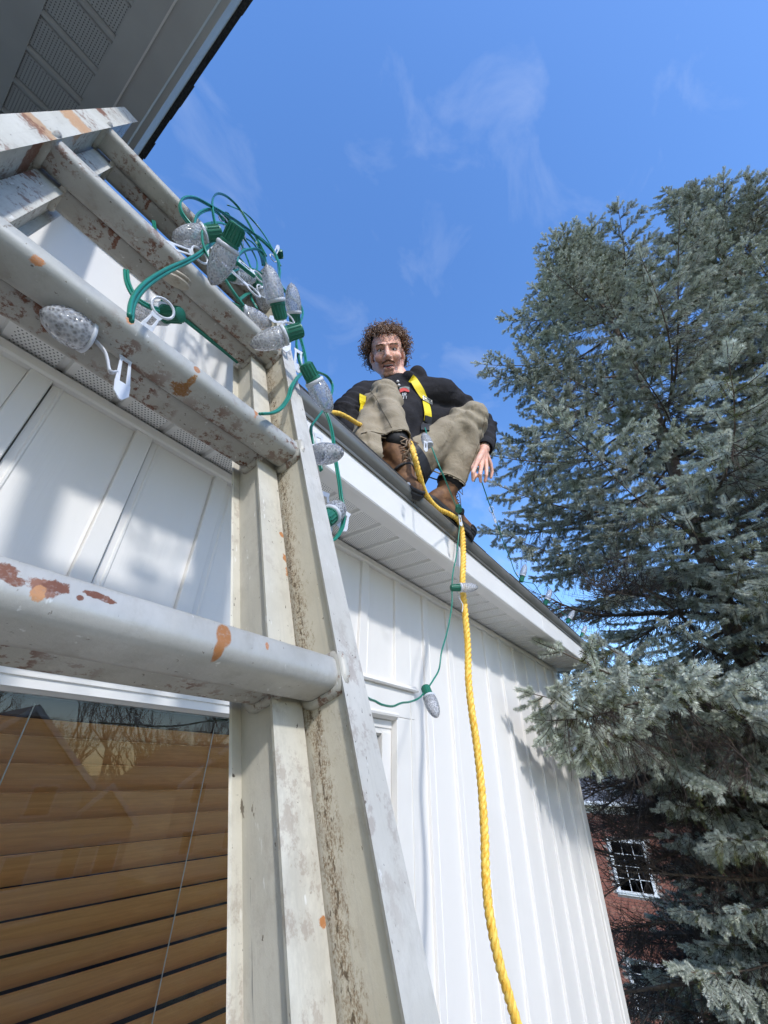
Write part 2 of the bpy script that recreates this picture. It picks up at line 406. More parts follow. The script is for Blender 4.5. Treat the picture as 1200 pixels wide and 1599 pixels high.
# ------------------------------------------------------------------ the house under the ladder
GY, GZ = .600, .834 + H                    # outer lip of the drip edge
FY, FZ0, FZ1 = .615, .676 + H, .815 + H    # fascia
WY = .863                                  # face of the siding
SZ = .676 + H                              # soffit
XE = 3.40                                  # right end of the eave
XC = 3.35                                  # right corner of the wall
house = empty('house', (0, 2.5, 0), 'white vinyl house whose low eave the ladder leans on and the man sits on', 'house')
wall = empty('wall', (0, WY, 0)); wall.parent = house; wall.location = (0, WY - 2.5, 0)
P = .2047; B0 = .205; BW = .040
WX0, WX1, WZ0, WZ1 = -.75, 1.345, -1.02 + H, .268 + H      # window with its casing
def siding_span(x0, x1):                   # vertical extents not covered by the window
    if x1 <= WX0 or x0 >= WX1: return [(0, SZ - .024)]
    return [(0, WZ0), (WZ1, SZ - .024)]
k = -5
for k in range(-5, 16):
    xb = B0 + P*k                          # left edge of this batten
    for z0, z1 in siding_span(xb + .02, xb + .02):
        # batten: shallow rounded strip, its right-hand edge dropping into a narrow groove
        pr = [(xb, WY), (xb+.0015, WY-.0095), (xb+.003, WY-.0105), (xb+BW-.003, WY-.0105), (xb+BW-.0015, WY-.0095), (xb+BW, WY+.004), (xb, WY+.004)]
        if xb + BW < XC - .08:
            o = MB().extrude(pr, z0, z1, 'z').build('batten', M['vinyl'], wall)
    xp0, xp1 = xb + BW + .0022, min(xb + P - .0006, XC - .092)
    if xp1 - xp0 < .01: continue
    cuts = sorted({xp0, xp1} | ({WX0} if xp0 < WX0 < xp1 else set()) | ({WX1} if xp0 < WX1 < xp1 else set()))
    for a, b in zip(cuts[:-1], cuts[1:]):
        for z0, z1 in siding_span((a+b)/2, (a+b)/2):
            # flat pan with a low raised bead near its left edge, as pressed vinyl has
            pr = [(a, WY+.010), (a, WY), (a+.001, WY)]
            if b - a > .10: pr += [(a+.012, WY), (a+.0145, WY-.0022), (a+.018, WY-.0022), (a+.0205, WY)]
            pr += [(b-.006, WY), (b, WY-.0012), (b, WY+.010)]
            MB().extrude(pr, z0, z1, 'z').build('siding_panel', M['vinyl'], wall)
MB().box(-.6, XC-.01, WY+.011, WY+.03, 0, WZ0).box(-.6, XC-.01, WY+.011, WY+.03, WZ1, SZ+.1).box(-.6, WX0+.06, WY+.011, WY+.03, WZ0, WZ1).box(WX1-.06, XC-.01, WY+.011, WY+.03, WZ0, WZ1).build('sheathing', mat('sheathing_grey', (.30, .29, .27), rough=.9), wall)
# corner board with its seam
MB().extrude([(XC-.088, WY+.004), (XC-.088, WY-.010), (XC-.084, WY-.014), (XC-.006, WY-.014), (XC, WY-.008), (XC, WY+.9), (XC-.012, WY+.9), (XC-.012, WY+.004)], 0, SZ-.024, 'z').build('corner_board', M['trim'], wall)
MB().box(XC-.016, XC-.003, WY+.9, 6.0, 0, SZ).build('side_wall', M['vinyl'], wall)
# strip where the soffit meets the wall
MB().extrude([(WY+.01, SZ-.026), (WY-.014, SZ-.026), (WY-.019, SZ-.022), (WY-.019, SZ-.004), (WY-.013, SZ-.0005), (WY+.01, SZ-.0005)], -.6, XC-.002, 'x').build('soffit_trim', M['trim'], house)
# soffit: pressed panels, each with a perforated flat and a raised plain rib
soff = empty('soffit', (0, 0, 0)); soff.parent = house; soff.location = (0, WY-2.5-.13, SZ)
RP = .1066; R0 = .029
k0 = int((-.6 - R0)/RP) - 1
for k in range(k0, 33):
    x = R0 + k*RP
    if x + RP > XE: break
    zz = SZ + .006
    y0, y1 = FY + .062, WY - .002
    MB().box(x+.030, x+RP, y0, y1, zz, zz+.004).build('vented_panel', M['perf'], soff)
    # groove: sides slope up, dark recess
    pr = [(x, zz+.004), (x, zz), (x+.004, zz+.007), (x+.013, zz+.0075), (x+.018, zz-.0015), (x+.030, zz), (x+.030, zz+.004), (x+.014, zz+.012)]
    MB().extrude(pr, y0, y1, 'y').build('soffit_rib', M['soffit'], soff)
MB().box(-.6, XE, FY+.004, FY+.062, SZ+.0045, SZ+.012).build('soffit_border', M['soffit'], soff)
MB().box(-.6, XE, FY+.004, WY, SZ+.03, SZ+.034).build('soffit_backing', M['black'], soff)
# fascia, bronze drip edge, shingles
fb = [(FY, FZ1), (FY, FZ0+.004), (FY+.003, FZ0), (FY+.016, FZ0), (FY+.016, FZ0+.006), (FY+.006, FZ0+.006), (FY+.006, FZ1)]
for a, b in ((-.6, 2.355), (2.349, XE)):
    e = .0012 if a > 0 else 0
    MB().extrude([(y-e, z-e) for y, z in fb], a, b, 'x').build('fascia_board', M['fascia'], house)
MB().box(XE-.004, XE+.010, FY-.002, WY+.02, FZ0-.001, FZ1+.03).build('eave_end_cap', M['fascia'], house)
de = [(FY-.002, GZ-.052), (FY-.006, GZ-.056), (FY-.009, GZ-.052), (FY-.008, GZ-.046), (GY-.004, GZ-.036), (GY-.012, GZ-.020), (GY-.012, GZ-.008), (GY-.004, GZ), (FY+.02, GZ+.004), (FY+.02, GZ-.002), (FY+.002, GZ-.006), (FY+.002, GZ-.052)]
for a, b in ((-.6, 1.9), (1.894, 2.62), (2.612, XE+.012)):
    o = MB().extrude(de, a, b, 'x').build('drip_edge', M['gutter'], house); auto_smooth(o, 50)
    for vv in o.data.vertices: pass
PITCH = .46
rs = random.Random(3)
def roof_z(y): return GZ + .012 + (y - GY)*PITCH
x = -.6
while x < XE:                              # shingle tabs of the first courses, uneven at their lower edge
    w = rs.uniform(.16, .33); x1 = min(x+w, XE+.02)
    dy = rs.uniform(-.004, .004); dz = rs.uniform(0, .003)
    y0 = GY - .004 + dy
    pr = [(y0, roof_z(y0)-.009+dz), (y0, roof_z(y0)+.000+dz), (1.0, roof_z(1.0)), (1.0, roof_z(1.0)-.008)]
    MB().extrude(pr, x+.001, x1-.001, 'x').build('shingle', M['shingle'], house)
    x = x1
for r_ in range(1, 16):
    y0 = GY + .14*r_
    MB().extrude([(y0, roof_z(y0)), (y0, roof_z(y0)+.008), (y0+.16, roof_z(y0+.16)+.005), (y0+.16, roof_z(y0+.16)-.003)], -.6, XE+.02, 'x').build('shingle_course', M['shingle'], house)
MB().add([(-.6, GY+.01, roof_z(GY+.01)-.009), (XE, GY+.01, roof_z(GY+.01)-.009), (XE, 3.0, roof_z(3.0)-.009), (-.6, 3.0, roof_z(3.0)-.009)], [(0,1,2,3)]).build('roof_deck', M['shingle'], house)
# window: casing, cap, frame, mullion, glass
win = empty('window', (0, 0, 0)); win.parent = house; win.location = (.3, WY-2.5, WZ0)
CZ1, CZ0 = .161+H, -.92+H                   # casing opening
CX0, CX1 = -.66, 1.232
MB().extrude([(WY+.005, .249+H), (WY-.026, .249+H), (WY-.030, .254+H), (WY-.022, .262+H), (WY-.016, .268+H), (WY+.005, .268+H)], WX0, WX1+.006, 'x').build('cap_moulding', M['trim'], win)
MB().box(WX0, WX1-.001, WY-.014, WY+.02, CZ1, .2485+H).build('head_casing', M['trim'], win, bevel=.002)
MB().box(CX1, WX1-.001, WY-.0142, WY+.02, WZ0, CZ1-.001).build('side_casing', M['trim'], win, bevel=.002)
MB().box(WX0, CX0, WY-.0142, WY+.02, WZ0, CZ1-.001).build('side_casing', M['trim'], win, bevel=.002)
MB().box(WX1-.0305, WX1-.026, WY-.017, WY-.013, WZ0, CZ1+.06).build('casing_bead', M['trim'], win)
MB().box(CX0, CX1, WY-.022, WY+.03, WZ0, CZ0).build('window_sill', M['trim'], win, bevel=.002)
# bright nosing above the sash and the stepped frame
MB().extrude([(WY+.0, CZ1+.012), (WY-.020, CZ1+.010), (WY-.023, CZ1+.004), (WY-.021, CZ1-.002), (WY-.004, CZ1-.010), (WY+.03, CZ1-.012), (WY+.03, CZ1+.012)], CX0-.0, CX1, 'x').build('head_nosing', M['trim'], win)
fr0 = .1545*.963+H                         # top of the sash frame
GLY = WY+.028; GLZ = .104+H
for a, b in ((CX0+.002, .868), (.872, CX1-.002)):
    prf = [(WY+.034, CZ1-.012), (WY+.006, CZ1-.012), (WY+.006, fr0-.022), (WY+.010, fr0-.0235), (WY+.010, GLZ+.0065), (WY+.016, GLZ+.004), (WY+.024, GLZ), (WY+.05, GLZ), (WY+.05, CZ1-.012)]
    MB().extrude(prf, a, b, 'x').build('window_frame', M['trim'], win)
    MB().extrude([(y, CZ0*2 + .18 - z + .0) for y, z in [(WY+.034, CZ0+.09+.09), (WY+.006, CZ0+.09+.09), (WY+.006, CZ0+.14), (WY+.024, CZ0+.10), (WY+.05, CZ0+.10), (WY+.05, CZ0+.18)]][::-1], a, b, 'x').build('window_frame', M['trim'], win)
    for s, e in ((a, a+.048), (b-.048, b)):
        MB().box(s, e, WY+.0075, WY+.05, CZ0, GLZ+.012).build('window_frame', M['trim'], win, bevel=.003)
    MB().add([(a+.03, GLY, CZ0+.03), (b-.03, GLY, CZ0+.03), (b-.03, GLY, GLZ+.01), (a+.03, GLY, GLZ+.01)], [(0,1,2,3)]).build('pane', M['glass'], win)
MB().box(CX0, CX1, 1.30, 1.31, CZ0-.3, CZ1+.2).box(CX0-.3, CX0, .93, 1.3, CZ0-.3, CZ1+.2).box(CX1, CX1+.3, .93, 1.3, CZ0-.3, CZ1+.2).box(CX0, CX1, WY+.05, 1.3, CZ1+.0, CZ1+.02).box(CX0, CX1, WY+.05, 1.3, CZ0-.02, CZ0).build('dark_room', mat('room', (.05, .045, .04), rough=1), win)

# wooden blind behind the glass
blind = empty('window_blind', (.3, .95, GLZ), 'brown wooden slatted blind closed behind the window pane left of the ladder', 'blind')
SP = .0392; SW = .0473; TH = math.radians(57)
MB().box(-.63, .85, .925, .985, GLZ-.030, GLZ+.05).build('headrail', mat('recess_shade', (.06, .032, .018), rough=.5), blind, bevel=.003)  # headrail coloured near black to stand in for the shaded recess above the slats
nsl = 24
sl_me = None
for i in range(nsl):
    zt = GLZ - .022 - SP*i + .004
    if sl_me is None:
        c, s_ = math.cos(TH), math.sin(TH)
        ring = []
        for q in range(7):                 # slightly crowned slat with rounded edges
            t = q/6; d_ = SW*t; crown = .0022*math.sin(PI*t)
            ring.append((d_*c - crown*s_, -d_*s_ - crown*c))
        low = [(y + .0028*s_, z + .0028*c) for y, z in ring[::-1]]
        sl_me = MB().extrude(ring + low, -.74, .74, 'x').mesh('slat', (M['wood'],))
    o = bpy.data.objects.new('slat', sl_me); col.objects.link(o); o.parent = blind
    o.location = (.11 - .3, -.024 + rs.uniform(-.0006, .0006), zt - GLZ); o.rotation_euler = (rs.uniform(-.006, .006), 0, rs.uniform(-.0006, .0006))
def blind_line(u, v, Y): return atY(u, v, Y)
for pts in ([(52, 1105), (20, 1180), (-30, 1290), (-120, 1500)], [(330, 1160), (310, 1260), (275, 1420), (228, 1620)]):
    top = blind_line(*pts[0], .921)
    MB().tube([(top.x, .921, GLZ-.01), (top.x, .9205, CZ0)], .0011, 5).build('lift_cord', M['cord'], blind)

# projecting wing with the dark soffit, upper left
HZ = 1.67 + H
wy1 = 1.012; wy0 = .02; wy2 = 1.60
wing = empty('wing_eave', (0, 0, 0)); wing.parent = house; wing.location = (-.3, 0, HZ)
MB().box(-1.205, -1.20, wy0, 3.0, 0, HZ+.2).build('wing_wall', M['vinyl'], house)
MB().box(-3.4, -1.205, wy0, wy0+.005, 0, HZ+.2).build('wing_wall', M['vinyl'], house)
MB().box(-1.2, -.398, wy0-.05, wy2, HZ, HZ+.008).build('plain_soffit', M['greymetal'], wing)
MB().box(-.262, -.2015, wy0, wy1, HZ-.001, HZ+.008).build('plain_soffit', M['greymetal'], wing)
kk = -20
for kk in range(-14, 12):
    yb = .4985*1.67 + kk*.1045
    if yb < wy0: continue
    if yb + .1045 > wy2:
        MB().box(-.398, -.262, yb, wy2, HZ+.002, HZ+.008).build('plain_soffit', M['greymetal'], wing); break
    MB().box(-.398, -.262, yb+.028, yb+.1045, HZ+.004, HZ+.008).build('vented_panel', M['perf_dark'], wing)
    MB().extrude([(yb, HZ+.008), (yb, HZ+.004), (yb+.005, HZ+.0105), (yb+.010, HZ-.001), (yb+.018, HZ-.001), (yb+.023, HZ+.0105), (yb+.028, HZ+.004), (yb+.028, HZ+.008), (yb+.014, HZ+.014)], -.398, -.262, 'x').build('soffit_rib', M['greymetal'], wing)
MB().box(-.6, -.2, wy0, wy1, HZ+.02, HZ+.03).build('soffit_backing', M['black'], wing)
MB().extrude([(-.2015, HZ-.004), (-.197, HZ-.004), (-.197, HZ+.02), (-.2015, HZ+.02)], wy0, wy1, 'y').build('soffit_edge_bead', M['fascia'], wing)
# box gutter under the shingle edge
gprof = [(-.197, HZ+.001), (-.135, HZ+.001), (-.131, HZ+.006), (-.1335, HZ+.012), (-.116, HZ+.016), (-.106, HZ+.055), (-.104, HZ+.10), (-.110, HZ+.10), (-.112, HZ+.058), (-.120, HZ+.02), (-.197, HZ+.018)]
o = MB().extrude(gprof, wy0, wy1, 'y').build('gutter', M['greymetal'], wing); 
MB().extrude([(-.6, HZ+.018), (-.12, HZ+.022), (-.12, HZ+.09), (-.6, HZ+.28)], wy1-.012, wy1, 'y').build('gutter_end', M['greymetal'], wing)
y = wy0
while y < wy1 + .01:
    y2 = min(y + rs.uniform(.05, .12), wy1 + .012); dx = rs.uniform(-.003, .003)
    MB().add([(-.098+dx, y, HZ+.098), (-.088+dx, y, HZ+.100), (-.088+dx, y2-.001, HZ+.100), (-.098+dx, y2-.001, HZ+.098),
              (-.098+dx, y, HZ+.108), (-.088+dx, y, HZ+.110), (-.088+dx, y2-.001, HZ+.110), (-.098+dx, y2-.001, HZ+.108)][:0] + 
             [(-.60, y, HZ+.32), (-.088+dx, y, HZ+.096), (-.088+dx, y2-.001, HZ+.096), (-.60, y2-.001, HZ+.32), (-.60, y, HZ+.345), (-.088+dx, y, HZ+.112), (-.088+dx, y2-.001, HZ+.112), (-.60, y2-.001, HZ+.345)],
             [(0,3,2,1),(4,5,6,7),(0,1,5,4),(1,2,6,5),(2,3,7,6),(3,0,4,7)]).build('shingle', M['shingle'], wing)
    y = y2
MB().add([(-.6, wy0, HZ+.33), (-.6, wy1, HZ+.33), (-2.0, wy1, HZ+.95), (-2.0, wy0, HZ+.95)], [(0,1,2,3)]).build('wing_roof', M['shingle'], wing)

# ------------------------------------------------------------------ ladder
LD = Vector((.00410962, .32306595, .94636753)).normalized()
LX = Vector((1, 0, 0)); LX = (LX - LD*LX.dot(LD)).normalized(); LM = LD.cross(LX).normalized()
L0 = Vector((.25597506, .25175049, .04896812 + H))
LMAT = Matrix(((LX.x, LM.x, LD.x, L0.x), (LX.y, LM.y, LD.y, L0.y), (LX.z, LM.z, LD.z, L0.z), (0, 0, 0, 1)))
LINV = LMAT.inverted()
def lp(u, v, m):                           # sight line through a pixel met with a plane parallel to the ladder
    r = ray(u, v); n = LM; pt = L0 + n*m
    return CPOS + r*((pt - CPOS).dot(n)/r.dot(n))
def ll(u, v, m): return tuple(LINV @ lp(u, v, m))
ladder = empty('extension_ladder', None, 'old aluminium extension ladder with paint drips leaning on the low eave', 'ladder', mat=LMAT)
RW = .368                                  # clear width
def st(u, v, m, r, c): p = ll(u, v, m); return ((p[0], p[1], p[2]), r, c)
m_web = ladder_mat('ladder_web_front', base=(.50, .44, .325), hi=(.58, .525, .41), grime=.35, speck=.9, dirt=(.010, .034, .85), rust=.15, rough=.6)
m_web2 = ladder_mat('ladder_web_rear', base=(.47, .43, .345), hi=(.54, .50, .41), grime=.45, speck=.8, rust=.1, rough=.6)
m_fl = ladder_mat('ladder_flange_front', base=(.50, .465, .40), hi=(.60, .565, .50), grime=.6, speck=.8, rust=.3, rs=9, metal=.12, rough=.55)
m_fl2 = ladder_mat('ladder_flange_rear', base=(.52, .48, .385), hi=(.62, .58, .48), grime=.6, speck=.9, rust=.3, rs=10,
    stains=[st(u, v, .016, (.004, .02, r), (.36, .15, .05)) for u, v, r in ((446, 872, .006), (450, 893, .008), (455, 915, .004), (458, 940, .010), (462, 962, .008), (440, 835, .004), (425, 600, .006), (505, 1440, .003), (520, 1110, .004))])
m_left = ladder_mat('ladder_rail_left', base=(.46, .44, .38), hi=(.56, .545, .49), grime=.8, speck=.8, rust=.75, rs=22,
    stains=[st(105, 175, -.031, (.05, .03, .035), (.36, .21, .11)), st(60, 195, -.031, (.03, .03, .02), (.33, .21, .12)), st(150, 165, -.031, (.02, .02, .025), BROWN), st(30, 230, .0, (.03, .04, .03), BROWN)])
TOP = 1.20
ZB = -(H + .049)/LD.z
def rail(sec, side, z0, z1, mats):
    # front section: channel opening outward.  rear section: channel with small inner lips
    s = side
    if sec == 'front':
        xw = 0.0 if s > 0 else -RW; m0, m1 = -.031, .0305
    else:
        xw = -.029 if s > 0 else -RW + .029; m0, m1 = .016, .062
    mb = MB(); t = .0022
    if sec == 'front':
        web = [(xw, m0+.001), (xw+s*t, m0+.001), (xw+s*t, m1-.001), (xw, m1-.001)]
        fl = [(xw-s*.0065, m0), (xw+s*.0225, m0), (xw+s*.0225, m0+.003), (xw+s*.004, m0+.003), (xw+s*.001, m0+.0055), (xw-s*.0045, m0+.0035)]
        bk = [(xw-s*.0005, m1-.003), (xw+s*.0225, m1-.003), (xw+s*.0225, m1), (xw-s*.0005, m1)]
    else:
        web = [(xw, m0+.001), (xw+s*t, m0+.001), (xw+s*t, m1-.001), (xw, m1-.001)]
        fl = [(xw-s*.006, m0), (xw+s*.0255, m0), (xw+s*.0255, m0+.003), (xw+s*.003, m0+.003), (xw+s*.001, m0+.005), (xw-s*.005, m0+.0035)]
        bk = [(xw-s*.0085, m1-.003), (xw+s*.0255, m1-.003), (xw+s*.0255, m1), (xw-s*.0085, m1), (xw-s*.010, m1-.0015)]
    if s < 0: web, fl, bk = web[::-1], fl[::-1], bk[::-1]
    mb.cur = 0; mb.extrude(web, z0, z1, 'z'); mb.cur = 1; mb.extrude(fl, z0, z1, 'z'); mb.extrude(bk, z0, z1, 'z')
    return mb.build('rail', mats, ladder, local=True)
rail('front', 1, -4.9, TOP, (m_web, m_fl)); rail('front', -1, -4.9, TOP, (m_left, m_left))
rail('rear', 1, ZB+.04, .972, (m_web2, m_fl2)); rail('rear', -1, ZB+.04, .972, (m_left, m_left))
def rung_me(w, d, name, m, x0, x1):
    rr = .0105; pr = []
    for cx, cz, a0 in ((w/2-rr, -d/2+rr, -90), (w/2-rr, d/2-rr*.8, 0), (-w/2+rr, d/2-rr*.8, 90), (-w/2+rr, -d/2+rr, 180)):
        for q in range(6):
            a = math.radians(a0 + 18*q); pr.append((cx + rr*math.cos(a), cz + rr*(1 if cz < 0 else .8)*math.sin(a)))
    n = 24; xs = [x0 + (x1-x0)*i/n for i in range(n+1)]; mb = MB(); vs = []
    for x in xs:
        for p in pr: vs.append((x, p[0], p[1]))
    N = len(pr); fs = [(i*N+j, i*N+(j+1) % N, (i+1)*N+(j+1) % N, (i+1)*N+j) for i in range(n) for j in range(N)]
    mb.add(vs, fs); return mb.mesh(name, (m,), True), pr
def collar(x, s, yc, zc, pr, m):
    mb = MB(); vs = []; N = len(pr)
    for dx, sc in ((0, 1.34), (.003, 1.33), (.006, 1.18), (.0065, 1.0)):
        for p in pr: vs.append((x - s*dx, yc + p[0]*sc, zc + p[1]*sc*1.02))
    fs = [(i*N+j, i*N+(j+1) % N, (i+1)*N+(j+1) % N, (i+1)*N+j) for i in range(3) for j in range(N)]
    mb.add(vs, fs); return mb
m_rung = ladder_mat('rung_metal', base=(.37, .345, .29), hi=(.47, .445, .385), grime=.9, speck=.9, rust=.8, rs=20, metal=.12, rough=.5)
def off(p, c): return ((p[0][0], p[0][1]-c[0], p[0][2]-c[1]), p[1], p[2])
FM, FD = -.008, .0135
RM, RD = .0275, .0215
c1 = (FM, FD); c2 = (FM, FD+.305); cr2 = (RM, RD+.305)
m_r1 = ladder_mat('rung_metal_worn', base=(.40, .38, .335), hi=(.52, .50, .455), grime=.6, speck=.6, rust=0, metal=.22, rough=.42,
    stains=[off(s_, c1) for s_ in (st(353, 990, -.030, (.0060, .012, .0100), ORANGE), st(349, 1010, -.030, (.0042, .012, .0070), ORANGE), st(343, 1020, -.026, (.003, .012, .003), ORANGE),
        st(8, 893, -.028, (.006, .02, .0045), BROWN), st(18, 905, -.028, (.006, .02, .003), BROWN), st(70, 916, -.028, (.0075, .02, .005), (.21, .095, .055)), st(88, 917, -.028, (.006, .02, .004), BROWN), st(60, 925, -.028, (.003, .01, .004), (.40, .19, .08)), st(150, 925, -.030, (.007, .02, .0022), BROWN), st(168, 934, -.030, (.005, .02, .0015), BROWN), st(129, 930, -.030, (.002, .01, .002), BROWN), st(421, 1007, -.030, (.0018, .01, .0035), (.4, .16, .06)))])
m_r2 = ladder_mat('rung_metal_dripped', base=(.36, .35, .31), hi=(.46, .45, .41), grime=.8, speck=.8, rust=.95, rs=9, metal=.12, rough=.5,
    stains=[off(s_, c2) for s_ in (st(310, 575, -.030, (.0045, .014, .006), ORANGE), st(298, 597, -.018, (.0036, .012, .010), (.24, .11, .03)), st(283, 606, -.004, (.010, .010, .012), (.20, .09, .025)), st(398, 645, -.026, (.003, .016, .012), (.38, .15, .05)), st(62, 402, -.028, (.006, .01, .005), (.42, .18, .07)), st(203, 500, -.028, (.004, .01, .005), (.42, .18, .07)))])
m_rr = ladder_mat('rung_metal_stained', base=(.37, .35, .305), hi=(.46, .44, .39), grime=.9, speck=.9, rust=1.0, rs=22, metal=.12, rough=.55,
    stains=[off(s_, cr2) for s_ in (st(68, 470, .008, (.006, .014, .010), BROWN), st(52, 500, .02, (.006, .02, .014), BROWN), st(72, 505, .02, (.005, .02, .012), BROWN), st(268, 616, .010, (.004, .01, .006), BROWN))])
for k in range(-16, 4):
    mm = {0: m_r1, 1: m_r2}.get(k, m_rung if k != 2 else ladder_mat('rung_metal_scuffed', rust=.9, rs=18, metal=.12, base=(.36, .345, .305), hi=(.46, .45, .41), grime=.8, speck=.9))
    me, pr = rung_me(.040, .0265, 'rung', mm, -RW+.001, -.001)
    if k*.305 > -4.8:
        o = bpy.data.objects.new('rung', me); col.objects.link(o); o.parent = ladder; o.location = (0, FM, .305*k+FD)
        for x, s in ((0, 1), (-RW, -1)):
            if k > -3: collar(x, s, FM, .305*k+FD, pr, mm).build('rung_collar', m_rung, o, local=False) if False else None
            if k > -3:
                c_ = collar(x, s, 0, 0, pr, mm).build('rung_collar', m_rung, o, local=True, smooth=True)
    me, pr = rung_me(.037, .0265, 'rung', m_rr if k == 1 else (m_rung if k < 1 else m_rr), -RW+.030, -.030)
    o = bpy.data.objects.new('rung', me); col.objects.link(o); o.parent = ladder; o.location = (0, RM, .305*k+RD)
    if k > -3:
        for x, s in ((-.029, 1), (-RW+.029, -1)): collar(x, s, 0, 0, pr, mm).build('rung_collar', m_rung, o, local=True, smooth=True)
# worn round cap standing on the stained rear rung
c_ = lp(275, 437, -.012); up_ = (Vector((-.25, -.55, .8))).normalized()
fm = frame_to(c_, c_ + up_)
MB().lathe([(-.006, .010), (-.005, .0165), (-.002, .0185), (.000, .0185), (.0015, .016), (.003, .0165), (.005, .0185), (.007, .0180), (.0085, .014), (.009, .006)], fm, 22).build('rung_cap', ladder_mat('cap_metal', base=(.42, .37, .29), hi=(.55, .50, .42), rust=.3), ladder, smooth=True)
for s in (1, -1):                          # feet
    xw = -.029 if s > 0 else -RW+.029
    MB().box(xw-.02, xw+.03, -.02+.04, .11, ZB-.01, ZB+.10).build('rubber_foot', M['black'], ladder, local=True, bevel=.004)

# ------------------------------------------------------------------ yellow rope, three laid strands
M['rope'] = mat('yellow_rope', (.78, .40, .025), rough=.5, col2=(.93, .66, .14), noise_scale=160, stretch=(1, 1, .4), bump=.8, bump_scale=500, bdist=.001)
def laid_rope(path, R, pitch, name, parent, hand=1):
    P_ = smooth_path(path, 10)
    # resample evenly
    out = [P_[0]]; step = pitch/9; acc = 0
    for a, b in zip(P_[:-1], P_[1:]):
        L = (b-a).length
        while acc + L >= step and L > 1e-9:
            t = (step-acc)/L; a = a + (b-a)*t; out.append(a.copy()); L = (b-a).length; acc = 0
        acc += L
    up = Vector((0, -1, 0)); mb = [MB() for _ in range(3)]
    for s in range(3):
        pts = []; u = up
        for i, p in enumerate(out):
            t = (out[min(i+1, len(out)-1)] - out[max(i-1, 0)]).normalized()
            u = (u - t*u.dot(t)).normalized(); w = t.cross(u)
            a = hand*2*PI*i/9 + s*2*PI/3
            pts.append(p + (u*math.cos(a) + w*math.sin(a))*R*.50)
        MBs = mb[s].tube(pts, R*.56, 7)
        MBs.build('strand', M['rope'], parent, smooth=True)
rope_px = [(640, 690, .62), (646, 706, .56), (654, 738, .56), (664, 770, .585), (682, 793, .592), (702, 803, .588), (715, 812, .580), (722, 830, .578), (724, 868, .572), (723, 912, .566), (727, 960, .566), (731, 1010, .566), (732, 1062, .566),
           (737, 1110, .566), (745, 1165, .564), (752, 1228, .560), (757, 1300, .556), (759, 1368, .553), (765, 1430, .548), (779, 1500, .540), (796, 1560, .533), (809, 1605, .528), (835, 1700, .52), (900, 1900, .51)]
rp = [atY(*q) for q in rope_px]
rope = empty('safety_rope', rp[0], 'thick twisted yellow rope hanging from the seated man over the roof edge', 'rope')
laid_rope(rp, .0108, .050, 'rope', rope)
lf = [atY(478, 640, .66), atY(500, 640, .66), atY(516, 644, .67), atY(530, 646, .69), atY(545, 653, .71), atY(560, 662, .73), atY(580, 670, .76), atY(600, 680, .78)]
tie = empty('tie_off_rope', lf[0], 'short length of yellow rope reaching the man from behind the ladder', 'rope')
laid_rope(lf, .0085, .034, 'rope', tie)

# ------------------------------------------------------------------ string lights
M['green'] = mat('green_cord', (.008, .16, .105), rough=.32, spec=.6, col2=(.012, .21, .14), noise_scale=30)
M['socket'] = mat('green_socket', (.012, .12, .07), rough=.4, spec=.5, col2=(.02, .16, .10), noise_scale=40)
def bulb_mat():
    """clear faceted plastic: mostly see-through, bright glints on the facets, milky white cells standing in for sparkle"""
    m = bpy.data.materials.new('clear_faceted_plastic'); m.use_nodes = True; nt = m.node_tree; nt.nodes.clear()
    o = nnew(nt, 'ShaderNodeOutputMaterial'); v = nnew(nt, 'ShaderNodeTexVoronoi'); v.inputs['Scale'].default_value = 300
    nt.links.new(obj_vec(nt), v.inputs['Vector'])
    b = nnew(nt, 'ShaderNodeBump'); b.inputs['Strength'].default_value = 1.0; b.inputs['Distance'].default_value = .0015
    nt.links.new(v.outputs['Distance'], b.inputs['Height'])
    t = nnew(nt, 'ShaderNodeBsdfTransparent'); t.inputs['Color'].default_value = (.93, .94, .97, 1)
    g = nnew(nt, 'ShaderNodeBsdfGlossy'); g.inputs['Roughness'].default_value = .08; nt.links.new(b.outputs['Normal'], g.inputs['Normal'])
    d = nnew(nt, 'ShaderNodeBsdfTranslucent'); d.inputs['Color'].default_value = (.95, .95, .97, 1)
    d2 = nnew(nt, 'ShaderNodeBsdfDiffuse'); d2.inputs['Color'].default_value = (.95, .95, .97, 1)
    w = nnew(nt, 'ShaderNodeMixShader'); w.inputs[0].default_value = .5; nt.links.new(d.outputs[0], w.inputs[1]); nt.links.new(d2.outputs[0], w.inputs[2])
    a = nnew(nt, 'ShaderNodeMixShader'); nt.links.new(ramp_n(nt, v.outputs['Distance'], .2, .75, (.22, .22, .22), (.74, .74, .74)), a.inputs[0]); nt.links.new(t.outputs[0], a.inputs[1]); nt.links.new(w.outputs[0], a.inputs[2])  # cell pattern whitens the plastic, sparkle painted into its colour
    f = nnew(nt, 'ShaderNodeFresnel'); f.inputs['IOR'].default_value = 1.55; nt.links.new(b.outputs['Normal'], f.inputs['Normal'])
    m1 = nnew(nt, 'ShaderNodeMixShader'); nt.links.new(f.outputs[0], m1.inputs[0]); nt.links.new(a.outputs[0], m1.inputs[1]); nt.links.new(g.outputs[0], m1.inputs[2])
    nt.links.new(m1.outputs[0], o.inputs[0]); return m
M['bulb'] = bulb_mat()
M['clip'] = mat('milky_plastic', (.82, .84, .88), rough=.3, trans=.35, ior=1.3, spec=.5, bump=.2, bump_scale=120, bdist=.001)
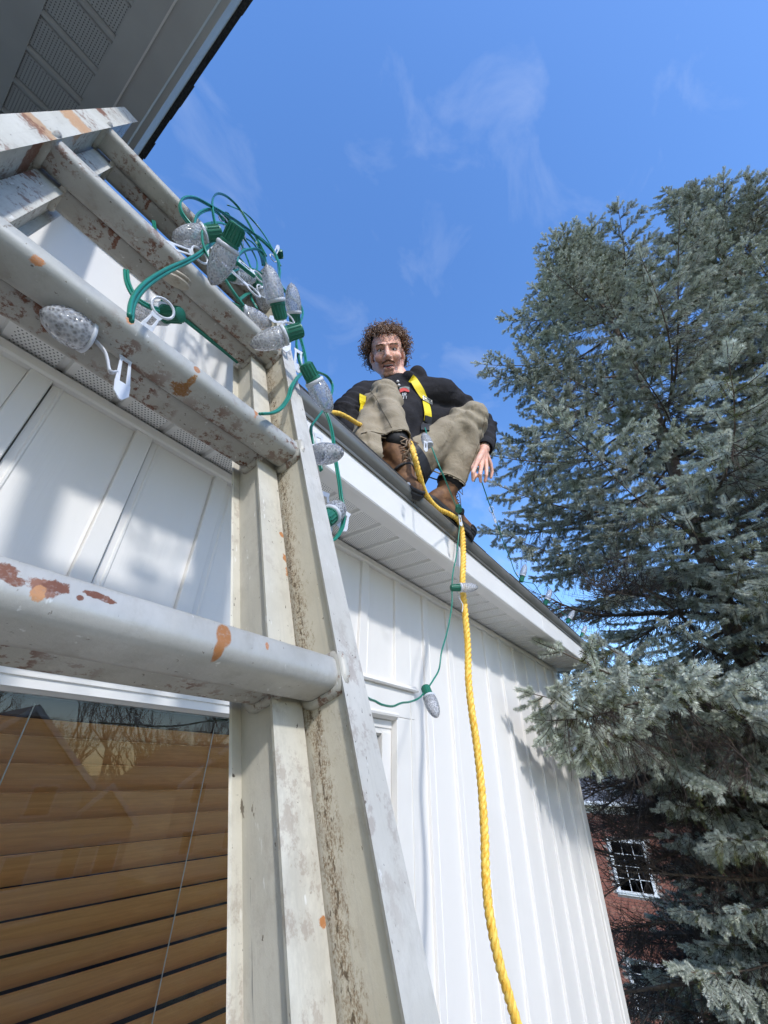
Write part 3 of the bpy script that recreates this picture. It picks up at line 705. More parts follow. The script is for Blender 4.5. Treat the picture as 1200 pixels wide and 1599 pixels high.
def cable(path, parent, k=7, twin=True, r=.0019, seed=0):
    P_ = smooth_path(path, k); rn = random.Random(seed); mb = MB()
    side = Vector((rn.uniform(-1, 1), rn.uniform(-1, 1), rn.uniform(-1, 1))).normalized()
    if twin:
        for s in (-1, 1):
            pts = []; u = side
            for i, p in enumerate(P_):
                t = (P_[min(i+1, len(P_)-1)] - P_[max(i-1, 0)])
                t = t.normalized() if t.length > 1e-8 else Vector((0, 0, 1))
                u = u - t*u.dot(t); u = u.normalized() if u.length > 1e-5 else t.orthogonal().normalized()
                pts.append(p + u*s*r*.92)
            mb.tube(pts, r, 7)
    else: mb.tube(P_, r*1.2, 7)
    return mb.build('cord', M['green'], parent, smooth=True)
def solve_tip(a, u1, v1, L, near):
    """point on the sight line of the tip that lies L from a; a slides towards the phone when it would not fit"""
    a = Vector(a); d = ray(u1, v1).normalized()
    for _ in range(60):
        q = a - CPOS; b = q.dot(d); D = b*b - (q.length_squared - L*L)
        if D >= 0: return a, CPOS + d*(b - math.sqrt(D) if near else b + math.sqrt(D))
        a = CPOS + q*.985
    return a, CPOS + d*b
def socket_bulb(a, u1, v1, parent, bulb=True, socket=True, L=.088, near=True, rk=1.12, at=None):
    """a: rear end of the socket, (u1, v1): where the tip points"""
    a, b = solve_tip(a, u1, v1, L, near) if at is None else (Vector(a), at); L = (b-a).length; fm = frame_to(a, b); k = L/.086
    if socket:
        mb = MB(); mb.lathe([(0, .0065*rk), (.0012*k, .0090*rk), (.004*k, .0096*rk), (.024*k, .0102*rk), (.0245*k, .0116*rk), (.0275*k, .0118*rk), (.028*k, .010*rk)], fm, 20)
        for q in range(14):                # moulded ribs
            an = 2*PI*q/14; mb.tube([fm @ Vector((.0097*rk*math.cos(an), .0097*rk*math.sin(an), .003*k)), fm @ Vector((.0102*rk*math.cos(an), .0102*rk*math.sin(an), .0235*k))], .0011*rk, 4)
        so = mb.build('socket', M['socket'], parent); auto_smooth(so, 35)
    if bulb:
        z0 = .028*k; l = L - z0; prof = []
        n = 15
        for i in range(n):
            t = i/(n-1); r = .0150*rk*math.sin(PI*(.28 + .36*min(1, t/.32)) if t < .32 else PI*(.64 - .14*1)) if False else .0150*rk*(.80 + .20*math.sin(PI/2*min(1, t/.3)))
            if t > .3: r = .0150*rk*math.sqrt(max(0, 1 - ((t-.3)/.70)**2.1)) ** 1.15
            prof.append((z0 + l*t, max(r, .0006)))
        MB().lathe(prof, fm, 18, twist=.5).build('bulb', M['bulb'], parent)
        MB().lathe([(z0, .0128*rk), (z0+.001*k, .0143*rk), (z0+.005*k, .0146*rk), (z0+.006*k, .0135*rk)], fm, 18).build('bulb_collar', M['clip'], parent, smooth=True)
def clip(c, along, out, parent, L=.052, Wd=.014, ring=True, r=.0135):
    """milky roof clip: ring round the socket and a slotted tongue with a spear tip"""
    c = Vector(c); al = Vector(along).normalized(); o_ = Vector(out); o_ = (o_ - al*o_.dot(al)).normalized(); w = al.cross(o_)
    mb = MB(); t = .0016
    def slab(poly):
        n = len(poly); vs = [c + al*p[0] + w*p[1] + o_*(p[2] if len(p) > 2 else 0) for p in poly]
        vs2 = [v + o_*t for v in vs]
        mb.add(vs + vs2, [tuple(range(n))[::-1], tuple(range(n, 2*n))] + [(i, (i+1) % n, (i+1) % n + n, i+n) for i in range(n)])
    h = Wd/2; s = h*.42
    slab([(.006, -h*.8), (.006, -s), (L*.62, -s), (L*.62, -h)])
    slab([(.006, s), (.006, h*.8), (L*.62, h), (L*.62, s)])
    slab([(L*.62, -h*1.05), (L*.62, h*1.05), (L*.86, h*1.0), (L, h*.15), (L, -h*.15), (L*.86, -h*1.0)])
    slab([(-.002, -h), (-.002, h), (.0065, h*.8), (.0065, -h*.8)])
    if ring:
        pts = [c - al*(r+.001) + (al*math.cos(a) + w*math.sin(a))*r + o_*t*.5 for a in [2*PI*q/20 for q in range(21)]]
        mb.tube(pts, .0019, 6)
    ob = mb.build('clip', M['clip'], parent, bevel=.0004)
    return ob

heap = empty('string_lights', lp(390, 420, -.03), 'tangled green string of clear faceted bulbs heaped over the top rungs of the ladder', 'string lights', mat=None)
def lpath(pxs, m0, m1=None):
    n = len(pxs); m1 = m0 if m1 is None else m1
    return [lp(u, v, m0 + (m1-m0)*i/max(1, n-1)) for i, (u, v) in enumerate(pxs)]
cables = [
 ([(204, 497), (206, 478), (214, 460), (232, 441), (262, 422), (292, 408), (312, 396), (328, 382), (342, 370), (362, 360), (385, 360), (408, 372), (428, 392), (438, 415)], -.075, -.03),
 ([(197, 422), (199, 440), (210, 462), (228, 476), (248, 484)], .012, .005),
 ([(303, 357), (286, 336), (281, 320), (288, 309), (305, 309), (327, 320), (352, 334), (377, 350), (405, 372), (428, 395), (437, 420), (437, 440), (450, 460), (468, 475), (473, 490), (468, 505), (462, 512)], -.05, -.035),
 ([(398, 432), (380, 418), (362, 402), (347, 378), (337, 352), (332, 326), (333, 309), (341, 302), (355, 307), (372, 323), (386, 344), (400, 370), (416, 400)], -.055, -.03),
 ([(304, 357), (306, 340), (316, 330), (330, 327), (342, 334), (350, 345)], -.045, -.03),
 ([(316, 362), (317, 380), (325, 400), (338, 420), (352, 437), (366, 458), (381, 478)], -.06, -.045),
 ([(357, 343), (375, 352), (392, 368), (404, 385), (410, 403), (414, 416)], -.03, -.02),
 ([(370, 412), (374, 398), (386, 390), (402, 389), (412, 398), (416, 412)], -.045, -.03),
 ([(358, 346), (372, 370), (383, 395), (392, 418), (398, 432)], -.02, -.01),
 ([(356, 346), (378, 368), (396, 380), (406, 398), (410, 414)], -.015, -.015),
 ([(382, 388), (372, 400), (366, 410), (352, 420), (345, 425)], -.02, -.01),
 ([(419, 463), (432, 468), (446, 475), (455, 488), (459, 503), (457, 514)], -.05, -.045),
 ([(430, 455), (440, 470), (436, 480), (440, 492)], -.02, -.01),
 ([(240, 345), (252, 400), (300, 452), (360, 500)], .03, .03),
]
cables += [
 ([(300, 372), (318, 352), (345, 348), (372, 362), (392, 388), (402, 412), (396, 440)], -.035, -.02),
 ([(345, 438), (362, 425), (384, 418), (404, 424), (420, 440), (432, 462), (452, 478)], -.03, -.03),
 ([(326, 400), (348, 392), (368, 398), (384, 414), (394, 438), (392, 462), (402, 482)], -.005, -.005),
 ([(356, 320), (382, 332), (402, 352), (420, 378), (432, 404), (436, 432), (442, 456)], -.005, -.02),
 ([(372, 470), (388, 458), (406, 456), (424, 466), (436, 486)], -.01, -.01),
 ([(250, 470), (290, 500), (340, 540), (372, 566)], .045, .045)]
for i, (px, a, b) in enumerate(cables): cable(lpath(px, a, b), heap, seed=i, twin=(i not in (8, 9)))
def sb(u0, v0, u1, v1, m0, **kw): socket_bulb(lp(u0, v0, m0), u1, v1, heap, **kw)
sb(346, 362, 268, 372, -.010, near=True, L=.080)          # big one at the left of the heap
sb(398, 428, 421, 494, -.030, near=True)
sb(345, 425, 400, 436, -.005, near=False)
sb(440, 500, 417, 412, -.02, near=False)
sb(462, 513, 455, 441, -.025, near=False)
sb(352, 478, 425, 508, .000, near=False)
sb(473, 514, 391, 540, -.045, near=True)
sb(284, 492, 204, 486, .012, near=False)
sb(372, 350, 330, 445, .010, near=False)
sb(352, 335, 372, 372, -.01, bulb=False)
sb(437, 390, 440, 425, -.02, bulb=False, near=False)
socket_bulb(lp(172, 546, .008), 62, 484, heap, at=lp(62, 484, .006), socket=False)
for (u, v, m, a, o_, L) in [((318), 372, -.03, (-.3, 0, -1), (-.2, -1, 0), .07), (385, 445, -.05, (-1, .1, .05), (0, -1, .3), .05), (352, 352, -.02, (.55, 0, -.75), (0, -1, 0), .07),
    (428, 400, -.02, (.05, 0, 1), (0, -1, 0), .085), (425, 460, -.02, (.05, .1, -1), (0, -1, .1), .06), (445, 500, -.05, (-.5, 0, -.6), (0, -1, 0), .05), (450, 520, -.055, (.1, 0, -1), (-.6, -.7, 0), .052),
    (245, 492, .006, (-.1, .2, -1), (0, -1, .2), .034), (300, 395, -.035, (-.7, 0, -.7), (0, -1, 0), .05), (330, 385, -.03, (.2, 0, -1), (-.3, -1, 0), .05), (395, 425, -.045, (-.9, 0, -.3), (.1, -1, .2), .05), (412, 452, -.03, (.3, 0, 1), (.2, -1, .1), .05), (378, 372, -.02, (.3, .1, -.8), (.3, -1, 0), .05), (352, 470, -.01, (1, 0, -.3), (0, -1, .3), .045), (440, 472, -.02, (.2, .1, -1), (.5, -1, 0), .06)]:
    clip(lp(u, v, m), a, o_, heap, L=L)
# the pair of clip arms hanging between the second rungs
c0 = lp(158, 528, .006)
for (px, m) in (([(150, 533), (163, 548), (168, 562), (172, 580), (182, 581)], .004), ([(158, 533), (176, 548), (190, 556), (198, 562)], .006)):
    MB().tube(smooth_path(lpath(px, m), 5), .0030, 6, flat=.45).build('clip', M['clip'], heap, smooth=True)
cc = lp(196, 560, .004); dn = (lp(187, 625, .004) - cc)
clip(cc, dn, LM*-1, heap, L=dn.length, Wd=.013, ring=False)
# strand running down past the end of the rail
down = [
 ([(463, 512), (470, 530), (476, 552), (480, 578), (486, 602), (498, 626), (511, 648), (519, 676), (524, 715), (530, 752), (533, 776), (537, 797), (535, 822), (525, 840), (515, 846)], -.02, .02),
 ([(466, 513), (463, 535), (467, 560), (473, 580)], -.03, -.02),
 ([(480, 577), (468, 586), (456, 603), (450, 622), (438, 638), (424, 645), (408, 646)], -.035, -.038),
 ([(494, 580), (510, 587), (519, 600), (518, 615), (507, 637), (494, 655), (486, 668), (488, 690), (496, 712), (502, 735)], -.025, .01),
 ([(470, 520), (474, 545), (470, 565), (478, 585), (488, 606), (502, 630)], -.01, .0)]
for i, (px, a, b) in enumerate(down): cable(lpath(px, a, b), heap, seed=40+i)
socket_bulb(lp(476, 567, -.02), 517, 645, heap, near=False)
socket_bulb(lp(470, 712, .012), 536, 706, heap, near=True)
socket_bulb(lp(505, 815, .012), 533, 790, heap, near=False)
for (u, v, m, a, L) in ((466, 548, -.03, (.15, 0, -1), .06), (497, 680, .01, (.15, -.1, -.9), .05), (506, 770, .01, (.1, -.1, -1), .075), (540, 800, .02, (-.2, 0, -1), .04)):
    clip(lp(u, v, m), a, (-.2, -1, 0), heap, L=L, Wd=.020, ring=False)

# drop of cord hanging in front of the siding
drop = empty('hanging_light_cord', atY(713, 860, .58), 'green light cord with two clear bulbs drooping in front of the white siding', 'string lights')
cable([atY(*q) for q in ((716, 800, .56), (718, 818, .575), (716, 842, .584), (713, 868, .584), (708, 893, .58), (706, 915, .575), (706, 945, .57), (699, 985, .57), (690, 1018, .57), (686, 1045, .57), (677, 1062, .57), (669, 1074, .57))], drop, twin=False, seed=61)
cable([atY(*q) for q in ((664, 1080, .57), (655, 1090, .56), (641, 1096, .55), (627, 1098, .53), (614, 1103, .51), (598, 1101, .49), (586, 1095, .48), (578, 1092, .47), (560, 1080, .44))], drop, twin=False, seed=62)
socket_bulb(atY(704, 918, .575), 747, 917, drop, near=False, L=.1)
socket_bulb(atY(664, 1072, .57), 683, 1121, drop, near=True)
MB().tube(smooth_path([atY(714, 925, .57), atY(718, 935, .565), atY(723, 945, .56), atY(722, 956, .56)], 5), .0018, 5).build('clip', M['clip'], drop, smooth=True)
# cord from the man's lap and hand down to the roof edge, bulbs clipped along it
edge = empty('eave_lights', atY(760, 800, .6), 'green cord held by the man, with clear bulbs clipped upright along the roof edge', 'string lights')
cable([atY(*q) for q in ((664, 668, .52), (671, 690, .50), (677, 705, .475), (686, 727, .455), (696, 750, .455), (705, 772, .48), (713, 792, .53), (717, 806, .56))], edge, twin=False, seed=63)
cable([atY(*q) for q in ((741, 752, .47), (746, 741, .46), (752, 751, .47), (758, 768, .49), (765, 788, .51), (776, 815, .54), (786, 845, .57), (797, 872, .59), (806, 896, .597), (818, 908, .600), (834, 912, .604), (843, 925, .600), (855, 938, .600), (874, 953, .600), (894, 970, .600), (915, 990, .600))], edge, twin=False, seed=64)
def gb(u0, v0, u1, v1, Y0, **kw): socket_bulb(atY(u0, v0, Y0), u1, v1, edge, **kw)
gb(814, 909, 821, 881, .600, L=.105, near=False); gb(851, 945, 861, 920, .600, L=.105, near=False); gb(886, 973, 897, 953, .600, L=.105, near=False); gb(908, 995, 916, 977, .602, L=.105, near=False)
gb(716, 790, 718, 812, .53, bulb=False, near=True)
gb(675, 706, 661, 676, .47, socket=False, near=False)
for (u, v, Y, a, L) in ((665, 690, .465, (-.1, 0, -1), .045), (809, 898, .598, (-1, -.1, .25), .028), (847, 933, .598, (-1, -.1, .25), .028), (884, 965, .598, (-1, -.1, .25), .026), (718, 805, .53, (.1, 0, -1), .045), (643, 765, .59, (-.4, 0, .3), .03)):
    clip(atY(u, v, Y), a, (-.5, -1, 0), edge, L=L, ring=False)
cm = atY(769, 800, .525); clip(cm, atY(777, 823, .53) - cm, (-.5, -.9, -.3), edge, L=.055, ring=True)

# ------------------------------------------------------------------ the man on the roof edge
def cloth(name, base, c2, bs=220, bump=.35, rough=.9):
    m = mat(name, base, rough=rough, spec=.2); nt, p = nodes_of(m)
    c = mixrgb(nt, ramp_n(nt, noise_n(nt, obj_vec(nt), 9, 6), .35, .68), base, c2)
    nt.links.new(c, p.inputs['Base Color'])
    b = nnew(nt, 'ShaderNodeBump'); b.inputs['Strength'].default_value = bump; b.inputs['Distance'].default_value = .0015
    nt.links.new(noise_n(nt, obj_vec(nt), bs, 3), b.inputs['Height'])
    b2 = nnew(nt, 'ShaderNodeBump'); b2.inputs['Strength'].default_value = .5; b2.inputs['Distance'].default_value = .012
    nt.links.new(noise_n(nt, obj_vec(nt), 22, 4, .6, .8), b2.inputs['Height']); nt.links.new(b.outputs['Normal'], b2.inputs['Normal'])
    nt.links.new(b2.outputs['Normal'], p.inputs['Normal']); return m
M['khaki'] = cloth('khaki_canvas', (.330, .275, .195), (.265, .218, .152))
M['hoodie'] = cloth('black_fleece', (.020, .019, .021), (.030, .028, .030), 160)
M['skin'] = mat('skin', (.80, .47, .345), rough=.48, spec=.4, col2=(.72, .37, .26), noise_scale=22, bump=.15, bump_scale=160)
M['skin'].node_tree.nodes['Principled BSDF'].inputs['Subsurface Weight'].default_value = .12; M['skin'].node_tree.nodes['Principled BSDF'].inputs['Subsurface Scale'].default_value = .01
M['hair'] = mat('brown_curls', (.12, .062, .032), rough=.42, spec=.5, col2=(.28, .16, .09), noise_scale=60)
M['hairdark'] = mat('dark_hair', (.030, .016, .010), rough=.6)
M['leather'] = mat('brown_leather', (.22, .105, .042), rough=.7, col2=(.12, .055, .025), noise_scale=40, bump=.3, bump_scale=200)
M['rubber'] = mat('black_rubber', (.022, .021, .021), rough=.65, bump=.2, bump_scale=150)
M['webbing'] = mat('yellow_webbing', (.86, .66, .01), rough=.55, bump=.4, bump_scale=600, stretch=(1, 1, 1), bdist=.0006)
M['blackweb'] = mat('black_webbing', (.016, .016, .018), rough=.6, bump=.4, bump_scale=500, bdist=.0006)
M['steel'] = mat('buckle_steel', (.70, .68, .60), rough=.3, metal=.8)
M['lace'] = mat('tan_lace', (.35, .25, .17), rough=.8)
M['teeth'] = mat('teeth', (.80, .76, .70), rough=.3)
M['eye'] = mat('eye', (.62, .58, .55), rough=.15)
M['iris'] = mat('iris', (.03, .018, .012), rough=.1)
M['lip'] = mat('lip', (.42, .15, .13), rough=.45)
M['mouth'] = mat('mouth', (.05, .012, .012), rough=.6)
J = dict(pel=(1.010, .790, 1.025), hR=(.930, .775, .965), hL=(1.085, .735, 1.050), kR=(.950, .710, 1.378), kL=(1.272, .450, 1.352),
         aR=(.922, .618, .985), aL=(1.258, .612, .975), neck=(1.050, .690, 1.515), shR=(.962, .815, 1.430), shL=(1.180, .545, 1.478),
         elR=(.850, .840, 1.245), wrR=(.900, .790, 1.06), elL=(1.440, .455, 1.425), wrL=(1.335, .448, 1.205))
J = {k: W(*v) for k, v in J.items()}
person = empty('person', W(1.0, .77, .93), 'curly haired man in black hoodie and khaki trousers sitting on the eave', 'person')
sh_dir = (J['shL'] - J['shR']).normalized()
fwd = Vector((sh_dir.y, -sh_dir.x, 0)).normalized()      # where the chest faces
if fwd.dot(Vector((-1, -1, 0))) < 0: fwd = -fwd
def folds(me, amp, f):
    """push vertices in and out along their normals by the fold function f(co)"""
    me.update(); nrm = [v.normal.copy() for v in me.vertices]
    for v, n in zip(me.vertices, nrm): v.co += n*amp*f(v.co)
def seg_t(p, a, b):
    d = b-a; t = (p-a).dot(d)/d.length_squared; return t, (p - (a + d*t))
# --- trousers
mb = MB(); mb.rcone(J['kR'] + Vector((-.022, .045, -.05)), J['hR'] + Vector((-.045, -.045, .0)), .042, .088)
mb.rcone(J['hR'], J['hL'], .115, .11); mb.rcone(J['pel']+Vector((0, 0, .02)), J['pel']+Vector((0, 0, .12)), .135, .13, side=sh_dir, k=.85)
hemR = J['kR'].lerp(J['aR'], .86); hemL = J['kL'].lerp(J['aL'], .84)
mb.rcone(J['hR'], J['kR'], .088, .064); mb.rcone(J['kR'], J['kR'].lerp(J['aR'], .45), .063, .058); mb.rcone(J['kR'].lerp(J['aR'], .45), hemR, .058, .054)
mb.rcone(J['hL'], J['kL'], .100, .070); mb.rcone(J['kL'], J['kL'].lerp(J['aL'], .45), .069, .066); mb.rcone(J['kL'].lerp(J['aL'], .45), hemL, .066, .062)
tro = remeshed(mb, .0075, 5)
# cut the hems flat and leave them open
bm = bmesh.new(); bm.from_mesh(tro)
for k_, a_ in (('kR', 'aR'), ('kL', 'aL')):
    d = (J[a_] - J[k_]); L = d.length; d = d.normalized(); c0_ = J[k_].lerp(J[a_], .88 if k_ == 'kR' else .86)
    dele = [v for v in bm.verts if (v.co - c0_).dot(d) > 0 and (v.co - c0_).length < .16 and ((v.co-c0_) - d*(v.co-c0_).dot(d)).length < .067]
    for v in dele: v.tag = True
    bmesh.ops.delete(bm, geom=dele, context='VERTS')
bm.to_mesh(tro); bm.free()
def ftro(p):
    s = 0
    for h_, k_, a_, sd in (('hR', 'kR', 'aR', 1), ('hL', 'kL', 'aL', 2)):
        t, r = seg_t(p, J[h_], J[k_])
        if -.1 < t < 1.15 and r.length < .15:
            ang = math.atan2(r.z, r.x*.7+r.y*.7)
            s += .8*math.exp(-((t-.85)/.25)**2)*math.sin(t*30 + ang*2.4 + sd) + .8*math.exp(-(t/.3)**2)*math.sin(t*38 + ang*1.5)
        t, r = seg_t(p, J[k_], J[a_])
        if 0 < t < 1.15 and r.length < .12:
            ang = math.atan2(r.x, r.y)
            s += (.55 + .8*t)*math.sin(ang*3 + 3.2*noise.noise(p*7) + t*3 + sd) * .55 + .7*math.exp(-((t-.12)/.14)**2)*math.sin(t*44 + ang*1.4) + .35*math.exp(-((t-.9)/.2)**2)*math.sin(t*40+ang)
    return s + .9*noise.noise(p*11)
folds(tro, .0080, ftro)
o_tro = link_mesh('trousers', tro, M['khaki'], person)
# side seams and hems
wm = o_tro.matrix_world
def bvh_of(me, parent):
    m = world_of(parent); return BVHTree.FromPolygons([m @ v.co for v in me.vertices], [tuple(p.vertices) for p in me.polygons])
BT_tro = bvh_of(tro, person)
def on_surface(bvh, u, v, lift=.002):
    r = ray(u, v).normalized(); h = bvh.ray_cast(CPOS, r, 20)
    if h[0] is None: return None, None
    n = h[1] if h[1].dot(r) < 0 else -h[1]
    return h[0] + n*lift, n
def seam(bvh, pxs, r, m, name, parent, lift=.0005, k=8):
    pts = []
    P2_ = smooth_path([Vector((a, b, 0)) for a, b in pxs], k)
    for q in P2_:
        h, n = on_surface(bvh, q.x, q.y, lift)
        if h is not None and (not pts or (h-pts[-1]).length < .10): pts.append(h)
    if len(pts) > 2: return MB().tube(pts, r, 5).build(name, m, parent, smooth=True)
seam(BT_tro, [(572, 602), (580, 612), (590, 626), (598, 642), (606, 656), (612, 668)], .0011, cloth('seam_thread', (.13, .11, .075), (.11, .09, .06)), 'seam', o_tro)
seam(BT_tro, [(757, 652), (752, 680), (742, 710), (732, 738), (724, 765)], .0011, bpy.data.materials['seam_thread'], 'seam', o_tro)
for k_, a_, f_ in (('kR', 'aR', .86), ('kL', 'aL', .835)):
    d = (J[a_]-J[k_]).normalized(); c0_ = J[k_].lerp(J[a_], f_); u = d.orthogonal().normalized(); w_ = d.cross(u); pts = []
    for q in range(37):
        a = 2*PI*q/36; dr = u*math.cos(a) + w_*math.sin(a)
        h = BT_tro.ray_cast(c0_ + dr*.14, -dr, .2)
        pts.append((h[0] if h[0] is not None else c0_ + dr*.06) + dr*.0006)
    MB().tube(pts, .0032, 5, cap=False).build('hem', M['khaki'], o_tro, smooth=True)
# --- hoodie
mb = MB(); pel2 = J['pel'] + Vector((0, 0, .06)); chest = J['neck'].lerp(J['pel'], .33) - fwd*.02
mb.rcone(pel2, chest, .150, .160, side=sh_dir, k=.78); mb.rcone(chest, J['neck'] - Vector((0, 0, .06)), .155, .095, side=sh_dir, k=.72)
mb.rcone(J['shR'] - Vector((0, 0, .01)), J['shL'] - Vector((0, 0, .01)), .078, .080)
mb.rcone(J['neck']+Vector((0, 0, -.05)), J['shL'], .075, .07); mb.rcone(J['neck']+Vector((0, 0, -.05)), J['shR'], .075, .07)
mb.rcone(J['shL'], J['elL'], .070, .054); mb.rcone(J['elL'], J['wrL'].lerp(J['elL'], .12), .052, .040)
mb.rcone(J['shR'], J['elR'], .076, .060); mb.rcone(J['elR'], J['wrR'], .058, .042)
mb.rcone(chest + sh_dir*.05 - Vector((0, 0, .05)), J['shL'].lerp(J['elL'], .62) - Vector((0, 0, .050)), .095, .062)
mb.rcone(pel2 + sh_dir*.06, J['shL'].lerp(J['elL'], .45) - Vector((0, 0, .16)), .10, .065)
# bunched hood round the neck
for i, a in enumerate((-.5, 0, .5, 1.0, 1.5, 2.0, 2.5)):       # round the back and the left side only
    d1 = sh_dir*math.cos(a) - fwd*math.sin(a)*.9
    mb.ball(J['neck'] + d1*.088 + Vector((0, 0, .014 if i < 3 else 0)), .046 if i < 3 else .036, .040, .046)
mb.ball(J['neck'] + sh_dir*.070 + fwd*.045 + Vector((0, 0, .018)), .034, .034, .040); mb.ball(J['neck'] + sh_dir*.030 + fwd*.070 + Vector((0, 0, -.030)), .030, .030, .03)
hoo = remeshed(mb, .0075, 4)
def fhoo(p):
    s = 1.1*noise.noise(p*8) + .7*noise.noise(p*17)
    for a_, b_ in (('shL', 'elL'), ('elL', 'wrL'), ('shR', 'elR')):
        t, r = seg_t(p, J[a_], J[b_])
        if -.05 < t < 1.1 and r.length < .10:
            ang = math.atan2(r.z, r.x); s += .9*math.sin(t*26 + ang*1.6)*(.4+.6*t)
    t, r = seg_t(p, J['pel'], J['neck'])
    if r.length < .22: s += .9*math.sin(t*26 + 2.5*noise.noise(p*6) + r.dot(sh_dir)*14)*math.exp(-((t-.25)/.35)**2)
    return s
folds(hoo, .0062, fhoo)
o_hoo = link_mesh('hoodie', hoo, M['hoodie'], person); BT_hoo = bvh_of(hoo, person)
d = (J['wrL'] - J['elL']).normalized(); fm = frame_to(J['wrL'].lerp(J['elL'], .20), J['wrL'])
MB().lathe([(-.004, .038), (0, .043), (.012, .0445), (.030, .042), (.047, .040), (.05, .037), (.046, .034), (.01, .034)], fm, 24).build('cuff', M['hoodie'], o_hoo, smooth=True)
# --- body: one continuous figure under the clothes, with head and hands
cam_dir = (CPOS - W(.955, .693, 1.646)).normalized()
hf = Vector((cam_dir.x, cam_dir.y, 0)).normalized(); pitch_ = math.radians(-42)
F_ = (hf*math.cos(pitch_) + Vector((0, 0, math.sin(pitch_)))).normalized()
U_ = Vector((0, 0, 1)); U_ = (U_ - F_*U_.dot(F_)).normalized(); R_ = F_.cross(U_).normalized()   # person's right
rollq = Matrix.Rotation(math.radians(6), 3, F_); 
HC = W(.950, .698, 1.640)
q0 = rollq @ R_; q1 = F_; q2 = rollq @ U_
HM = Matrix(((q0.x, q1.x, q2.x, HC.x), (q0.y, q1.y, q2.y, HC.y), (q0.z, q1.z, q2.z, HC.z), (0, 0, 0, 1)))
def h(x, y, z): return HM @ Vector((x, y, z))
def hrot(): return HM.to_3x3()
mb = MB(); R3 = hrot()
mb.ball(h(0, -.015, .028), .074, .092, .076, 20, R3); mb.ball(h(0, .030, -.020), .061, .060, .084, 20, R3)
mb.ball(h(0, .060, -.093), .027, .024, .022, 14, R3)
for s in (-1, 1):
    mb.rcone(h(s*.052, .0, -.050), h(s*.014, .062, -.098), .024, .020); mb.ball(h(s*.034, .064, -.030), .025, .022, .024, 14, R3)
    mb.ball(h(s*.012, .100, -.034), .0085, .010, .0075, 10, R3); mb.ball(h(s*.074, -.008, -.012), .010, .020, .031, 12, R3)
    mb.rcone(h(s*.010, .080, .022), h(s*.044, .068, .018), .012, .011)
mb.rcone(h(0, .084, .012), h(0, .108, -.030), .0085, .0125); mb.ball(h(0, .105, -.032), .0125, .011, .010, 12, R3)
mb.ball(h(.040, .060, -.028), .024, .026, .022, 12, R3); mb.ball(h(-.040, .060, -.028), .024, .026, .022, 12, R3)
mb.rcone(h(-.020, .086, -.0545), h(.020, .086, -.0545), .0075, .0075); mb.rcone(h(-.017, .085, -.081), h(.017, .085, -.081), .0085, .0085)
mb.rcone(h(0, -.020, -.05), J['neck'] + Vector((0, 0, .0)), .056, .058); mb.rcone(J['neck'], J['neck'].lerp(J['pel'], .3), .06, .11, side=sh_dir, k=.7)
mb.rcone(J['neck'].lerp(J['pel'], .25), J['pel'], .11, .10, side=sh_dir, k=.75)
mb.rcone(J['shR'], J['shL'], .05, .05)
for a_, b_, ra, rb_ in (('shL', 'elL', .046, .038), ('elL', 'wrL', .037, .027), ('shR', 'elR', .046, .038), ('elR', 'wrR', .037, .027), ('hR', 'kR', .07, .048), ('hL', 'kL', .07, .048), ('kR', 'aR', .046, .036), ('kL', 'aL', .046, .036), ('hR', 'hL', .08, .08)):
    mb.rcone(J[a_], J[b_] if b_[0] != 'a' else J[a_].lerp(J[b_], .72), ra, rb_)
# left hand hanging from the cuff, fingertips pinching the cord
wr = J['wrL']; kn = [atY(744, 725, .428), atY(752, 729, .432), atY(760, 729, .438), atY(767, 726, .444)]
scale_kn = .075/((kn[1]+kn[2])/2 - wr).length
kc = wr + (((kn[1]+kn[2])/2) - wr)
for q in range(4): mb.rcone(wr, kn[q], .015, .0092)
fing = [[(739, 738, .427), (739, 750, .436)], [(750, 741, .430), (751, 752, .442)], [(760, 742, .440), (758, 752, .452)], [(769, 737, .448), (767, 746, .458)]]
for q in range(4):
    a_, b_ = atY(*fing[q][0]), atY(*fing[q][1])
    mb.rcone(kn[q], a_, .0085, .0077); mb.rcone(a_, b_, .0077, .0062)
th0 = wr.lerp(kn[0], .35); th1 = atY(739, 731, .455); th2 = atY(742, 745, .452)
mb.rcone(th0, th1, .014, .0105); mb.rcone(th1, th2, .0105, .0082)
# right hand resting behind on the shingles
wr = J['wrR']
for q in range(4): 
    e_ = wr + Vector((-.02+.022*q, -.03, -.085)); e2 = e_ + Vector((-.01, -.03, -.022)); mb.rcone(wr, e_, .017, .010); mb.rcone(e_, e2, .009, .008)
mb.rcone(wr, wr + Vector((.05, -.01, -.06)), .013, .009)
bod = remeshed(mb, .0033, 3)
# eye sockets, smile creases
HI = HM.inverted()
for v in bod.vertices:
    p = HI @ v.co
    if p.y < .04 or abs(p.x) > .07 or not (-.11 < p.z < .06): continue
    for s in (-1, 1):
        d2 = ((p.x - s*.0295)/.017)**2 + ((p.z - .003)/.0115)**2
        if d2 < 4: v.co -= HM.to_3x3() @ Vector((0, 1, 0)) * (.0075*math.exp(-d2*1.1))
        d2 = ((p.x - s*(.027 + (-.042-p.z)*.35))/.0035)**2 + ((p.z + .052)/.020)**2
        if d2 < 4: v.co -= HM.to_3x3() @ Vector((0, 1, 0)) * (.0030*math.exp(-d2))
    d2 = (p.x/.0245)**2 + ((p.z + .068 - .010*(p.x/.024)**2)/.0100)**2
    if d2 < 3: v.co -= HM.to_3x3() @ Vector((0, 1, 0)) * (.009*math.exp(-d2**1.5))
bod.update()
body = link_mesh('body', bod, M['skin'], person)
BT_bod = bvh_of(bod, person)
def face_pt(x, z, lift=0.0):
    hh = BT_bod.ray_cast(h(x, .2, z), -(HM.to_3x3() @ Vector((0, 1, 0))), .3)
    return (HI @ hh[0]).y + lift if hh[0] is not None else .08
